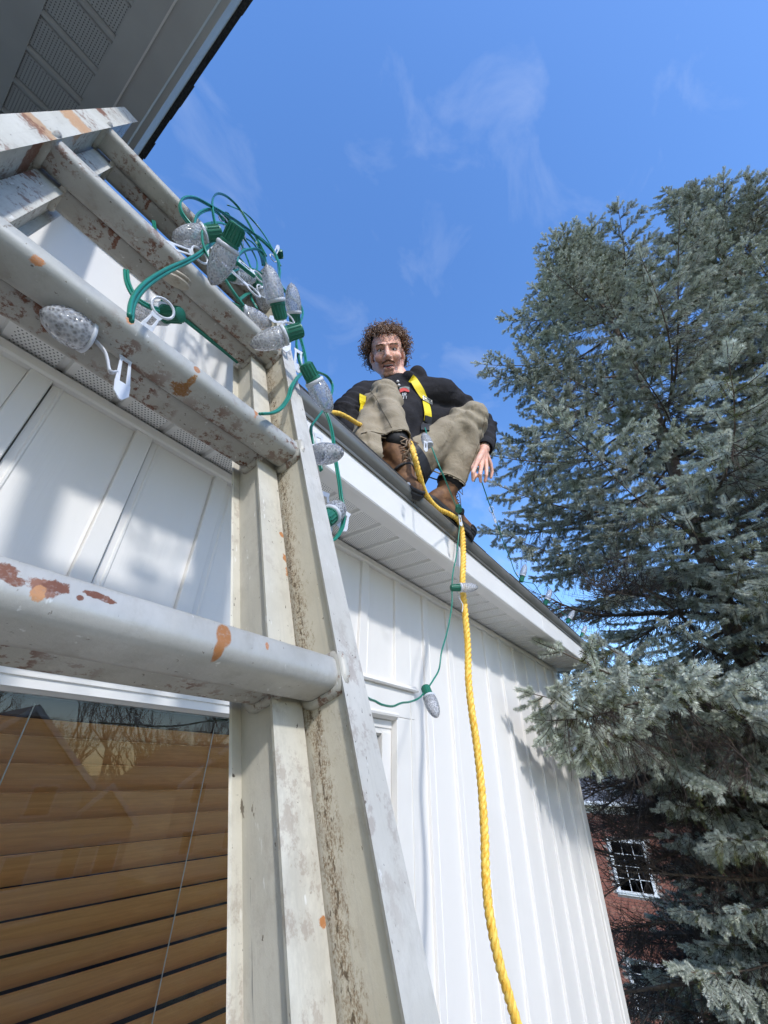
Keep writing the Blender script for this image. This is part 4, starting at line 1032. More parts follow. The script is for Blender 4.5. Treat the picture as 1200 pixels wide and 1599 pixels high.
for s in (-1, 1):                            # eyes, lids, brows
    ye = face_pt(s*.0295, .002)
    e_ = MB().ball(h(s*.0295, ye-.0065, .0015), .0118, .0118, .0080, 14, R3).build('eye', M['eye'], body, smooth=True)
    MB().ball(h(s*.0290, ye+.0015, .0010), .0055, .0040, .0052, 12, R3).build('iris', M['iris'], body, smooth=True)
    lid = [h(s*(.0295 + .0145*math.cos(a)), face_pt(s*(.0295+.0145*math.cos(a)), .003)+.0020, .0030 + .0060*math.sin(a)) for a in [PI*q/10 for q in range(11)]]
    MB().tube(lid, [.0012+.0016*math.sin(PI*q/10) for q in range(11)], 6).build('eyelid', M['skin'], body, smooth=True)
    MB().tube([p_ + (HM.to_3x3() @ Vector((0, .0018, -.0014))) for p_ in lid], .0010, 5).build('lashes', M['hairdark'], body, smooth=True)
    lo = [h(s*(.0295 + .0140*math.cos(a)), face_pt(s*(.0295+.0140*math.cos(a)), -.004)+.0008, -.0035 - .0040*math.sin(a)) for a in [PI*q/10 for q in range(11)]]
    MB().tube(lo, .0015, 6).build('eyelid', M['skin'], body, smooth=True)
    mbh = MB(); rz_ = random.Random(5+s)
    for q in range(70):
        t = rz_.random(); x = s*(.013 + .034*t); z = .0195 + .005*math.sin(t*2.2) - .004*t*t + rz_.uniform(-.0024, .0024); y = face_pt(x, z)
        mbh.tube([h(x, y, z), h(x+s*.0035, y+.0022, z+.0014), h(x+s*.007, y+.0012, z+.0006)], [.0009, .0007, .0003], 4, cap=False)
    mbh.build('eyebrow', M['hair'], body)
mbh = MB(); rz_ = random.Random(15)
for q in range(170):                         # moustache
    x = rz_.uniform(-.027, .027); z = -.0455 - .009*(abs(x)/.027)**1.6 + rz_.uniform(-.0035, .0035); y = face_pt(x, z)+.0005; s = 1 if x > 0 else -1
    mbh.tube([h(x, y, z), h(x+s*.002, y+.003, z-.0035), h(x+s*.0042, y+.0025, z-.0070)], [.0008, .0007, .0003], 4, cap=False)
mbh.build('moustache', M['hair'], body)
ym = face_pt(0, -.068)
MB().ball(h(0, ym-.0025, -.0680), .0260, .0080, .0120, 16, R3).build('mouth', M['mouth'], body, smooth=True)
tb_ = MB(); 
for q in range(7):
    x = (q-3)*.0056; tb_.ball(h(x, ym+.0062-.9*x*x*10*.9, -.0625+5*x*x), .0031, .0024, .0050, 8, R3)
tb_.build('teeth', M['teeth'], body, smooth=True)
lw = [h(x, face_pt(x, -.0795+.010*(abs(x)/.019)**2)+.001, -.0795 + .0140*(abs(x)/.020)**2) for x in [(-.020+.040*q/12) for q in range(13)]]
MB().tube(lw, [.0012+.0024*math.sin(PI*q/12) for q in range(13)], 8).build('lower_lip', M['lip'], body, smooth=True)
# curls
rh = random.Random(77)
cap = MB().ball(h(0, -.032, .040), .077, .084, .076, 20, R3); cap.rcone(h(-.05, -.05, -.02), h(.05, -.05, -.02), .045, .045)
cap.build('hair_base', M['hairdark'], body, smooth=True)
HB = [MB() for _ in range(3)]; n_ok = 0
tries = 0
while n_ok < 900 and tries < 14000:
    tries += 1
    th = math.acos(rh.uniform(-1, 1)); ph = rh.uniform(0, 2*PI)
    d = Vector((math.sin(th)*math.cos(ph), math.sin(th)*math.sin(ph), math.cos(th)))   # local: x right, y forward, z up
    if d.z < -.62: continue
    if d.y > .10 and d.z < .60 and abs(d.x) < .80*(1.0 if d.z > -.2 else .9): continue
    if d.y > .38 and d.z < .40: continue
    if d.z < -.15 and d.y > -.02: continue
    base_ = Vector((d.x*.080, -.022 + d.y*.092, .036 + d.z*(.076 if d.z > 0 else .10)))
    n_ok += 1
    L_ = rh.uniform(.022, .060) + .006*max(0, d.z)
    out = Vector((d.x*1.05, d.y*.8, d.z*.9)) + Vector((rh.uniform(-.5, .5), rh.uniform(-.4, .4), rh.uniform(-.45, .35)))
    if d.y > .25: out += Vector((0, .35, -.45))
    out.normalize(); a1 = out.orthogonal().normalized(); a2 = out.cross(a1); cr_ = rh.uniform(.0055, .0125); turns = rh.uniform(1.2, 2.3); ph0 = rh.uniform(0, 6); hd = rh.choice((-1, 1)); pts = []
    N_ = 15
    for i in range(N_):
        t = i/(N_-1); a = ph0 + hd*turns*2*PI*t; rr_ = cr_*min(1, t*4)*(1.1-.3*t)
        pts.append(HM @ (base_ + out*L_*t + (a1*math.cos(a) + a2*math.sin(a))*rr_ + Vector((0, 0, -.006*t*t))))
    HB[n_ok % 3].tube(pts, [.0023*(1-.6*i/(N_-1)) for i in range(N_)], 4, cap=False)
hm2 = mat('brown_curls_light', (.22, .125, .07), rough=.38, spec=.6, col2=(.30, .19, .12), noise_scale=50)
for i_, b_ in enumerate(HB): b_.build('hair_curls', (M['hair'], hm2, M['hair'])[i_], body, smooth=True)
# --- boots
def boot(ank, x, up, shin):
    ank = Vector(ank); x = Vector(x).normalized(); up = Vector(up); up = (up - x*up.dot(x)).normalized(); y = up.cross(x)
    org = ank - up*.095
    B_ = Matrix(((x.x, y.x, up.x, org.x), (x.y, y.y, up.y, org.y), (x.z, y.z, up.z, org.z), (0, 0, 0, 1)))
    bt = empty('boot', B_.translation); bt.parent = person; bt.location = B_.translation - person.location
    b = lambda a, c, e: B_ @ Vector((a, c, e))
    mb = MB(); mb.rcone(b(-.030, 0, .050), b(-.010, 0, .085), .038, .040); sd_ = (Vector(shin) - ank).normalized(); mb.rcone(ank - up*.01, ank + sd_*.055, .042, .047)
    mb.rcone(b(-.035, 0, .040), b(.08, .0, .043), .036, .040); mb.rcone(b(.08, 0, .043), b(.165, -.006, .036), .041, .037, side=y, k=.85); mb.rcone(b(.0, 0, .09), b(.10, 0, .052), .040, .034)
    up_ = remeshed(mb, .005, 3); link_mesh('upper', up_, M['leather'], bt)
    out = []
    for q in range(28):
        a = 2*PI*q/28; r = .052 if math.cos(a) > 0 else .041; cx = .145 if math.cos(a) > 0 else -.042
        out.append((cx + r*math.cos(a)*1.05, (-.004 if math.cos(a) > 0 else 0) + r*math.sin(a)*(.97 if math.cos(a) > 0 else .95)))
    ms = MB(); n = len(out)
    for z0, z1, s_ in ((0, .013, 1.0), (.013, .027, 1.035)):
        vs_ = [b(p[0]*s_, p[1]*s_, z0) for p in out] + [b(p[0]*s_, p[1]*s_, z1) for p in out]
        ms.add(vs_, [tuple(range(n))[::-1], tuple(range(n, 2*n))] + [(i, (i+1) % n, (i+1) % n + n, i+n) for i in range(n)])
    for q in range(0, n): 
        p = out[q]; ms.tube([b(p[0]*1.0, p[1]*1.0, -.006), b(p[0]*1.02, p[1]*1.02, .006)], .0045, 5)
    ms.build('sole', M['rubber'], bt)
    tc_ = MB()
    for sc_, z_ in ((1.04, .026), (1.02, .040)):
        tc_.tube([b(.148 + .050*sc_*math.cos(a), -.004 + .047*sc_*math.sin(a), z_ + .004*math.cos(a)) for a in [(-PI/2 + PI*q/14) for q in range(15)]], .0085 if z_ < .03 else .006, 7)
    tc_.build('toe_guard', M['rubber'], bt, smooth=True)
    band = [b(.085 + .004*math.cos(a), .047*math.cos(a)*1.02, .040 + .049*math.sin(a)) for a in [(PI*q/12 - .15) for q in range(13)]]
    MB().tube(band, .010, 6, flat=.5).build('side_panel', M['rubber'], bt, smooth=True)
    MB().lathe([(0, .047), (.004, .052), (.018, .053), (.030, .051), (.033, .046)], frame_to(ank + sd_*.045, ank + sd_*.1), 20).build('collar', M['rubber'], bt, smooth=True)
    lc = MB(); 
    for q in range(5):
        t = q/4; xx = .098 - .083*t; zz = .083 + .062*t
        for s in (-1, 1): lc.tube([b(xx, s*.026, zz-.010), b(xx-.006, 0, zz+.008), b(xx-.015, -s*.026, zz+.004)], .0022, 5)
    for s, l in ((-1, .05), (1, .06)):
        lc.tube([b(.018, 0, .155), b(.045, s*.022, .165), b(.055, s*.034, .135), b(.030, s*.018, .150), b(.022, 0, .156)], .0018, 5)
        lc.tube([b(.02, 0, .155), b(.055, s*.012, .140), b(.072, s*.030, .140-l)], .0018, 5)
    lc.build('laces', M['lace'], bt, smooth=True)
    return bt
boot(J['aR'] + Vector((.010, .022, .018)), (.22, -.50, -.72), (-.25, -.62, .62), J['kR'])
boot(J['aL'] + Vector((.0, .004, .005)), (.90, -.22, -.34), (0, -.3, .95), J['kL'])
for k_, a_ in (('kR', 'aR'), ('kL', 'aL')):
    MB().rcone(J[a_].lerp(J[k_], .15), J[a_].lerp(J[k_], .4), .046, .048).build('sock', M['rubber'], person, smooth=True)
# --- harness
def ribbon(bvh, pxs, width, name, m, parent, lift=.004, thick=.0018, k=6):
    P2_ = smooth_path([Vector((a, b_, 0)) for a, b_ in pxs], k); pts = []; ns = []
    for q in P2_:
        hh, n = on_surface(bvh, q.x, q.y, lift)
        if hh is not None and (not pts or (hh-pts[-1]).length < .09): pts.append(hh); ns.append(n)
    if len(pts) < 3: return None
    ns = [sum((ns[max(0, min(len(ns)-1, i+j))] for j in range(-3, 4)), Vector()).normalized() for i in range(len(ns))]
    pts = [sum((pts[max(0, min(len(pts)-1, i+j))] for j in (-1, 0, 1)), Vector())/3 for i in range(len(pts))]
    mb = MB(); vs_ = []
    for i, (p, n) in enumerate(zip(pts, ns)):
        t = (pts[min(i+1, len(pts)-1)] - pts[max(i-1, 0)]).normalized(); w_ = t.cross(n).normalized()
        for a, bb in ((-1, 0), (1, 0), (1, 1), (-1, 1)): vs_.append(p + w_*a*width/2 + n*bb*thick)
    fs = [];
    for i in range(len(pts)-1):
        for q in range(4): fs.append((i*4+q, i*4+(q+1) % 4, (i+1)*4+(q+1) % 4, (i+1)*4+q))
    fs += [(0, 3, 2, 1), tuple(range(len(vs_)-4, len(vs_)))]
    return mb.add(vs_, fs).build(name, m, parent)
har = empty('harness', J['neck']); har.parent = person; har.location = J['neck'] - person.location
ribbon(BT_hoo, [(641, 590), (646, 596), (652, 605), (658, 616), (663, 629), (666, 641), (667, 651), (666, 659)], .036, 'shoulder_strap', M['webbing'], har, lift=.009)
ribbon(BT_hoo, [(667, 651), (666, 660), (665, 668), (664, 676)], .034, 'buckle_strap', M['blackweb'], har, lift=.011, thick=.006)
ribbon(BT_hoo, [(566, 618), (565, 628), (564, 640), (563, 650)], .030, 'shoulder_strap', M['webbing'], har, lift=.006)
hb, nb = on_surface(BT_hoo, 664.5, 628, .016)
if hb is not None:
    t = (on_surface(BT_hoo, 666, 640, .016)[0] - hb).normalized(); w_ = t.cross(nb).normalized()
    pts = [hb + w_*a*.024 + t*b_*.014 for a, b_ in ((-1, -1), (1, -1), (1, 1), (-1, 1), (-1, -1), (1, -1))]
    MB().tube(pts, .0030, 6).tube([hb - w_*.024, hb + w_*.024], .0028, 6).build('buckle', M['steel'], har, smooth=True)
for (u, v) in ((621, 598), (623, 604)):
    hh, n = on_surface(BT_hoo, u, v, .008)
    if hh is not None: MB().ball(hh, .006).build('cord_bead', M['teeth'], o_hoo, smooth=True)
# thigh strap
d = (J['kL'] - J['hL']).normalized(); c0_ = J['hL'].lerp(J['kL'], .16); u = d.orthogonal().normalized(); w_ = d.cross(u); vs_ = []; n = 40
for q in range(n):
    a = 2*PI*q/n; dr = u*math.cos(a) + w_*math.sin(a)
    for off_, li in ((-.024, .002), (.024, .002), (.024, .006), (-.024, .006)):
        c1_ = c0_ + d*off_; hh = BT_tro.ray_cast(c1_ + dr*.17, -dr, .25); r_ = (hh[0]-c1_).length if hh[0] is not None else .1
        vs_.append(c1_ + dr*(min(r_, .125) + li))
MB().add(vs_, [(i*4+q, i*4+(q+1) % 4, ((i+1) % n)*4+(q+1) % 4, ((i+1) % n)*4+q) for i in range(n) for q in range(4)]).build('thigh_strap', M['blackweb'], har, smooth=False)
# chest emblem printed on the hoodie: grey and red crest over two lines of white letters
def patch(poly, m, name, lift=.0035):
    vs_ = []
    for a, b_ in poly:
        hh, n = on_surface(BT_hoo, a, b_, lift)
        if hh is None: return
        vs_.append(hh)
    MB().add(vs_, [tuple(range(len(vs_)))]).build(name, m, o_hoo)
mr = mat('print_red', (.50, .06, .05), rough=.8); mg_ = mat('print_grey', (.17, .18, .16), rough=.8); mw = mat('print_white', (.72, .72, .72), rough=.8)
patch([(624, 606), (633, 604.5), (639, 605.5), (639, 613), (632, 611), (624, 612.5)], mg_, 'emblem', .0045)
patch([(624, 609.5), (629, 607), (634, 607.5), (638.5, 611), (638, 613.5), (631, 612), (624.5, 614.5)], mr, 'emblem', .0060)
def letters(txt, u0, v0, hpx, slope):
    G = {'U': [((0, 0), (0, 1)), ((0, 1), (.6, 1)), ((.6, 1), (.6, 0))], 'T': [((0, 0), (.7, 0)), ((.35, 0), (.35, 1))], 'F': [((0, 0), (0, 1)), ((0, 0), (.6, 0)), ((0, .5), (.45, .5))],
         'R': [((0, 0), (0, 1)), ((0, 0), (.55, 0)), ((.55, 0), (.55, .5)), ((.55, .5), (0, .5)), ((.2, .5), (.6, 1))]}
    x = u0
    for ch in txt:
        for (a, b_), (c_, d_) in G[ch]:
            p, _ = on_surface(BT_hoo, x + a*hpx*.8, v0 + b_*hpx + (x-u0)*slope, .005); q, _ = on_surface(BT_hoo, x + c_*hpx*.8, v0 + d_*hpx + (x-u0)*slope, .005)
            if p is not None and q is not None: MB().tube([p, q], .0013, 4).build('letter', mw, o_hoo)
        x += hpx*.80
letters('UR', 628.5, 615, 4.2, -.05); letters('FT', 630, 620.2, 3.8, -.1)

# ------------------------------------------------------------------ spruces: shared boughs with real needles
def needle_mat(name, a, b, tip):
    m = mat(name, a, rough=.55, spec=.35); nt, p = nodes_of(m)
    oi = nnew(nt, 'ShaderNodeObjectInfo')
    c = mixrgb(nt, ramp_n(nt, noise_n(nt, obj_vec(nt), 5, 3), .35, .65), a, b)
    c = mixrgb(nt, ramp_n(nt, noise_n(nt, obj_vec(nt), 55, 2), .5, .75), c, tip)
    h = nnew(nt, 'ShaderNodeHueSaturation'); nt.links.new(c, h.inputs['Color'])
    h.inputs['Saturation'].default_value = 1.0
    nt.links.new(math_n(nt, 'ADD', math_n(nt, 'MULTIPLY', oi.outputs['Random'], .4), .8), h.inputs['Value'])
    nt.links.new(h.outputs['Color'], p.inputs['Base Color']); return m
M['needle'] = needle_mat('blue_spruce_needles', (.56, .58, .50), (.34, .37, .27), (.80, .81, .74))
M['old_needle'] = needle_mat('old_needles', (.14, .15, .055), (.10, .12, .05), (.19, .17, .06))
M['bark'] = mat('spruce_bark', (.075, .052, .036), rough=.95, col2=(.14, .105, .075), noise_scale=30, bump=.8, bump_scale=90, bdist=.006)
M['twig'] = mat('dead_twig', (.045, .030, .022), rough=.9, col2=(.09, .065, .05), noise_scale=20)
class NP:
    """numpy collector: needles (tris), tubes (quads); material index per face"""
    def __init__(s): s.tri = []; s.tm = []; s.tb = MB()
    def needles(s, A, B, n, ln, rn, m, w=.0026, up=.35, rad=.0025):
        A = np.array(A); B = np.array(B); ax = B - A; L = np.linalg.norm(ax) + 1e-9; ax = ax/L
        u = np.cross(ax, [0, 0, 1.0]); 
        if np.linalg.norm(u) < .1: u = np.cross(ax, [1.0, 0, 0])
        u /= np.linalg.norm(u); v = np.cross(u, ax)          # v points up
        t = rn.random(n)**.9; a = rn.random(n)*2*PI
        # more needles on the upper side
        flip = (np.sin(a) < -.2) & (rn.random(n) < up); a = np.where(flip, -a, a)
        ra = np.cos(a)[:, None]*u + np.sin(a)[:, None]*v
        lean = .45 + .5*rn.random(n) + t*.35
        d = ra + ax[None]*lean[:, None] + rn.normal(0, .10, (n, 3)); d /= np.linalg.norm(d, axis=1)[:, None]
        base = A + ax[None]*(t*L)[:, None] + ra*rad
        l = ln*(.75 + .4*rn.random(n))[:, None]
        sd = np.cross(d, rn.normal(0, 1, (n, 3))); sd /= np.linalg.norm(sd, axis=1)[:, None]+1e-9
        mid = base + d*l*.45; tip = base + d*l + ra*.002
        P0 = mid - sd*w*.5; P1 = mid + sd*w*.5
        s.tri.append(np.stack([base, P0, tip], 1)); s.tri.append(np.stack([base, tip, P1], 1)); s.tm += [m]*(2*n)
    def mesh(s, name, mats):
        T = np.concatenate(s.tri).reshape(-1, 3) if s.tri else np.zeros((0, 3)); nt_ = len(T)//3
        tb = s.tb; V = np.array(tb.v) if tb.v else np.zeros((0, 3)); nf = len(tb.f)
        allv = np.concatenate([T, V]) if len(V) else T
        me = bpy.data.meshes.new(name); me.vertices.add(len(allv)); me.vertices.foreach_set('co', allv.astype(np.float32).ravel())
        loops = list(range(nt_*3)); starts = list(range(0, nt_*3, 3)); mi = list(s.tm)
        o = nt_*3; pos = nt_*3
        for f, m_ in zip(tb.f, tb.m):
            starts.append(pos); loops.extend(i+o for i in f); pos += len(f); mi.append(m_)
        me.loops.add(len(loops)); me.loops.foreach_set('vertex_index', loops)
        me.polygons.add(len(starts)); me.polygons.foreach_set('loop_start', starts); me.polygons.foreach_set('material_index', mi)
        for m_ in mats: me.materials.append(m_)
        me.update(calc_edges=True); return me
MATS_B = (M['needle'], M['old_needle'], M['bark'], M['twig'])
def bough_mesh(L, seed, dens=1.0, hang=1.0, bare_in=.30, droop=.10, upturn=.10):
    rn = np.random.default_rng(seed); r_ = random.Random(seed); B = NP(); tb = B.tb
    def axis(x):                             # x 0..L
        t = x/L; return np.array([x, .05*L*math.sin(t*3 + seed), -droop*L*math.sin(t*PI*.8) + upturn*L*t**3])
    tb.cur = 2; n = 10
    tb.tube([axis(L*i/n) for i in range(n+1)], [max(.003, .016*L/2*(1 - .88*i/n)) for i in range(n+1)], 6)
    def shoot(a, d, l, old=False):
        a = np.array(a); d = np.array(d)/np.linalg.norm(d); b = a + d*l
        tb.cur = 3; tb.tube([a, (a+b)/2 + np.array([0, 0, -.03*l]), b], [.0024, .002, .0014], 3, cap=False)
        c = int((270 if not old else 90)*dens*l/.1)
        B.needles(a, b, max(c, 20), .0215 if not old else .018, rn, 1 if old else 0)
    def lateral(p, d, l):
        m = max(3, int(l/.05)); prev = p
        for i in range(1, m+1):
            t = i/m; q = p + d*l*t + np.array([0, 0, -.10*l*t*(1-t)*2 - .04*l*hang*t])
            tb.cur = 3; tb.tube([prev, q], [.0035*(1.3-t), .0035*(1.25-t)], 4, cap=False)
            if t > .22: B.needles(prev, q, int(95*dens*l/m/.05), .020, rn, 0 if t > .35 else 1)
            if t > .12:
                for s in (-1, 1):
                    if r_.random() < .74:
                        side = np.cross(d, [0, 0, 1]); dd = d*.75 + side*s*r_.uniform(.45, .8) + np.array([0, 0, r_.uniform(-.35, .18)])
                        shoot(q, dd, r_.uniform(.05, .10)*(1.15 - .4*t), old=r_.random() < .10)
                if r_.random() < .45*hang:
                    dd = d*.5 + np.array([r_.uniform(-.3, .3), r_.uniform(-.3, .3), -1]); shoot(q, dd, r_.uniform(.05, .11), old=r_.random() < .45)
            prev = q
        shoot(prev, d + np.array([0, 0, .15]), .08)
    x = bare_in*L; s = 1
    while x < L*.97:
        p = axis(x); l = ((L-x)*.50 + .10)*r_.uniform(.75, 1.1); l = min(l, .75)
        an = math.radians(r_.uniform(42, 62)); d = np.array([math.cos(an), s*math.sin(an), r_.uniform(-.20, .10)])
        lateral(p, d/np.linalg.norm(d), l); s = -s; x += r_.uniform(.035, .065)*(1 + .3*L)
    for i in range(int(L*5)):                # short upright shoots along the main stem
        x = L*r_.uniform(.35, 1); shoot(axis(x), [r_.uniform(.2, 1), r_.uniform(-.4, .4), r_.uniform(.2, .9)], r_.uniform(.04, .09))
    shoot(axis(L), [1, 0, .3], .11); shoot(axis(L*.985), [1, .7, .1], .09); shoot(axis(L*.985), [1, -.7, .1], .09)
    tb.cur = 3                               # bare hanging twigs on the inner half
    for i in range(int(26*L*hang)):
        x = L*r_.uniform(.06, .75); p = axis(x); sd = r_.choice((-1, 1)); l = r_.uniform(.12, .42)
        d = np.array([r_.uniform(.2, .8), sd*r_.uniform(.1, .7), -r_.uniform(.3, 1.0)]); d /= np.linalg.norm(d)
        q = p + d*l*.5; e = p + d*l + np.array([0, 0, -.15*l]); tb.tube([p, q, e], [.0030, .0022, .0010], 3, cap=False)
        for j in range(3):
            f = q + (e-q)*r_.random(); g = f + np.array([r_.uniform(-1, 1), r_.uniform(-1, 1), -1])*.06; tb.tube([f, g], [.0012, .0007], 3, cap=False)
    return B.mesh('branch', MATS_B)
def bare_mesh(L, seed):
    r_ = random.Random(seed); mb = MB(); mb.cur = 2
    def ax(t): return Vector((L*t, .08*L*math.sin(4*t+seed), -.12*L*math.sin(t*2.4)))
    mb.tube([ax(i/10) for i in range(11)], [.030*(1-.85*i/10) for i in range(11)], 6)
    mb.cur = 3
    for i in range(int(36*L)):
        t = r_.uniform(.08, 1); p = ax(t); l = r_.uniform(.15, .6)*(1.15-t*.6); s = r_.choice((-1, 1))
        d = Vector((r_.uniform(.2, 1), s*r_.uniform(.2, 1), r_.uniform(-.9, .2))).normalized()
        pts = [p, p+d*l*.35+Vector((0, 0, -.01)), p+d*l*.7+Vector((0, 0, -.04*l)), p+d*l+Vector((0, 0, -.16*l))]; mb.tube(pts, [.0055, .004, .0028, .0012], 3, cap=False)
        for j in range(7):
            f = pts[1] + (pts[3]-pts[1])*r_.random(); g = f + Vector((r_.uniform(-1, 1), r_.uniform(-1, 1), r_.uniform(-1.2, .2))).normalized()*r_.uniform(.05, .22); mb.tube([f, (f+g)/2+Vector((0, 0, .008)), g], [.0019, .0015, .0008], 3, cap=False)
    return mb.mesh('bare_branch', MATS_B)
BIG = [bough_mesh(2.1, 11+i, 1.0) for i in range(5)]
MED = [bough_mesh(1.35, 31+i, 1.0, bare_in=.22) for i in range(5)]
SML = [bough_mesh(.75, 51+i, 1.0, hang=.5, bare_in=.12, droop=.02, upturn=.22) for i in range(4)]
TOPB = [bough_mesh(.42, 71+i, 1.1, hang=.15, bare_in=.08, droop=0, upturn=.3) for i in range(3)]
CL = [bough_mesh(1.0, 81+i, 1.0, hang=1.2, bare_in=.12, droop=.12, upturn=.05) for i in range(4)]
BARE = [bare_mesh(2.3, 91+i) for i in range(4)]
def put_bough(tree, me, p, az, el, sc, roll=0, name='branch'):
    o = bpy.data.objects.new(name, me); col.objects.link(o); o.parent = tree
    o.location = Vector(p) - tree.location
    o.rotation_euler = (Matrix.Rotation(az, 4, 'Z') @ Matrix.Rotation(-el, 4, 'Y') @ Matrix.Rotation(roll, 4, 'X')).to_euler()
    o.scale = (sc, sc, sc); return o
def spruce(name, base, apex, prof, label, seed, zlow, skip=None, rmod=None, group='blue spruces beside the house'):
    """prof: list of (height below the apex, crown radius)"""
    r_ = random.Random(seed); base = Vector(base); apex = Vector(apex)
    tree = empty(name, base, label, 'tree', group)
    def tr(z): 
        t = (z-base.z)/(apex.z-base.z); return base.lerp(apex, t) + Vector((.06*math.sin(z*1.1+seed), .06*math.cos(z*.9), 0))
    zs = [base.z + (apex.z-base.z)*i/30 for i in range(31)]
    MB().tube([tr(z) for z in zs], [max(.008, .17*(apex.z - z)/(apex.z-base.z)**1.0 + .006) for z in zs], 12).build('trunk', M['bark'], tree, smooth=True)
    def rad(dz):
        for (a, ra), (b, rb) in zip(prof[:-1], prof[1:]):
            if a <= dz <= b: return ra + (rb-ra)*(dz-a)/(b-a)
        return prof[-1][1]
    dz = .12
    az = r_.uniform(0, 6)
    # leader
    put_bough(tree, TOPB[0], tr(apex.z-.30), 0, math.radians(88), .95)
    while apex.z - dz > zlow:
        z = apex.z - dz; R = rad(dz); nb = 5 if dz < 1 else (6 if dz < 4 else 7)
        for q in range(nb):
            az += 2*PI/nb + r_.uniform(-.35, .35); zz = z + r_.uniform(-.10, .10)
            Rq = R*r_.uniform(.78, 1.13)*(rmod(zz - H, az) if rmod else 1)
            if skip and skip(zz - H, az, r_): continue
            if Rq < .5: me, L0_ = r_.choice(TOPB), .42
            elif Rq < .95: me, L0_ = r_.choice(SML), .75
            elif Rq < 1.65: me, L0_ = r_.choice(MED), 1.35
            else: me, L0_ = r_.choice(BIG), 2.1
            el = math.radians((52 - 20*dz if dz < 1.6 else 20 - (dz-1.6)*5.5)); el = max(el, math.radians(-12)) + r_.uniform(-.10, .10)
            put_bough(tree, me, tr(zz), az, el, Rq/L0_/max(.8, math.cos(el)), r_.uniform(-.25, .25))
        dz += .20 if dz < 1.2 else (.28 if dz < 3 else .40)
        az += r_.uniform(0, 1)
    return tree, tr
def skipA(z, az, r_):                        # lower limbs on the house side have lost their foliage
    a = (math.degrees(az) % 360)
    if z < 1.5 and 60 < a < 205: return True
    if z < .2 and (a < 225 and a > 40): return True
    return r_.random() < .10
A0 = (5.35, -.25, 0); A1 = (5.36, -.76, 8.85 + H)
treeA, trA = spruce('spruce_tree', A0, A1, [(0, .10), (.5, .30), (1.2, .85), (2.4, 1.6), (3.8, 2.15), (5, 2.4), (8, 2.55), (14, 2.7)],
    'blue spruce nearest the eave corner, one branch brushing the white wall', 5, -2.6 + H, skipA, lambda z, az: (.55 if z > 4.2 and 215 < (math.degrees(az) % 360) < 330 else 1))
def skipB(z, az, r_):
    a = (math.degrees(az) % 360)
    return r_.random() < .10 or (z < -1 and 60 < a < 150)
treeB, trB = spruce('spruce_tree', (5.55, -2.35, 0), (5.22, -2.18, 8.35 + H), [(0, .10), (.5, .25), (1.2, .55), (3.0, 1.2), (4.6, 1.7), (8, 2.2), (14, 2.6)],
    'second blue spruce at the right, its taller pointed top at the right of the sky', 9, -2.8 + H, skipB, lambda z, az: (.55 if z > 4.2 and 40 < (math.degrees(az) % 360) < 150 else 1))
rr = random.Random(21)
# the branch that brushes the wall below the eave
def aim(tree, me, a, b, L0_, roll=0, name='branch'):
    d = Vector(b) - Vector(a); return put_bough(tree, me, a, math.atan2(d.y, d.x), math.asin(d.z/d.length), d.length/L0_, roll, name)
aim(treeA, BIG[1], trA(H+.85), W(2.62, .70, .50), 2.1, .2)
aim(treeA, BIG[3], trA(H+.55), W(2.95, .62, .22), 2.1, -.3)
aim(treeA, BIG[0], trA(H+1.05), W(3.05, .55, .62), 2.1, .1)
for (u, v, Y, n_, dz, ro) in ((820, 1084, .73, 0, .45, .5), (846, 1120, .70, 1, .45, .9), (882, 1140, .64, 2, .40, .6), (930, 1130, .58, 3, .45, .9)):
    tip = atY(u, v, Y); a_ = trA(tip.z + dz); d_ = (Vector(tip) - a_).normalized(); L_ = (Vector(tip) - a_).length
    aim(treeA, CL[n_], a_ + d_*(L_ - .78), tip, 1.0, ro)   # the foliage starts well out along the limb
    MB().tube([a_, a_ + d_*(L_*.4) + Vector((0, 0, .05)), a_ + d_*(L_-.7)], [.020, .014, .008], 6).build('limb', M['bark'], treeA, smooth=True)
# bare dead limbs in the shade beneath
for i in range(26):
    z = rr.uniform(-2.9, 1.5); a = math.radians(rr.uniform(95, 215))
    put_bough(treeA, rr.choice(BARE), trA(H+z), a, rr.uniform(-.25, .15), rr.uniform(.75, 1.08), rr.uniform(0, 6), 'bare_branch')
for i in range(10):
    z = rr.uniform(-4.2, 0); a = math.radians(rr.uniform(90, 200))
    put_bough(treeB, rr.choice(BARE), trB(H+z), a, rr.uniform(-.25, .1), rr.uniform(.7, 1.0), rr.uniform(0, 6), 'bare_branch')
for (u, v, d) in [(rr.uniform(905, 1060), rr.uniform(1170, 1360), rr.uniform(3.0, 4.2)) for _ in range(34)] + [(rr.uniform(960, 1080), rr.uniform(1440, 1600), rr.uniform(3.1, 3.8)) for _ in range(10)] + [(rr.uniform(960, 1090), rr.uniform(1330, 1620), rr.uniform(3.4, 4.2)) for _ in range(16)]:
    tip = atD(u, v, d); aim(treeA, rr.choice(BARE), trA(tip.z + rr.uniform(.1, .9)), tip, 2.3, rr.uniform(0, 6), 'bare_branch')
for (u, v, d) in ((1015, 1215, 2.9), (1035, 1270, 2.8), (1090, 1450, 2.5), (1110, 1330, 2.4), (1095, 1560, 2.3), (1000, 1520, 3.3), (1040, 1540, 3.0), (985, 1600, 3.9), (1010, 1560, 3.7), (1040, 1600, 3.6), (1060, 1500, 3.6), (1000, 1530, 4.2), (1085, 1420, 3.4), (1065, 1610, 3.2), (1100, 1350, 3.3)):
    tip = atD(u, v, d); aim(treeA, rr.choice(BIG), trA(tip.z + .5), tip, 2.1, rr.uniform(-.5, .5))
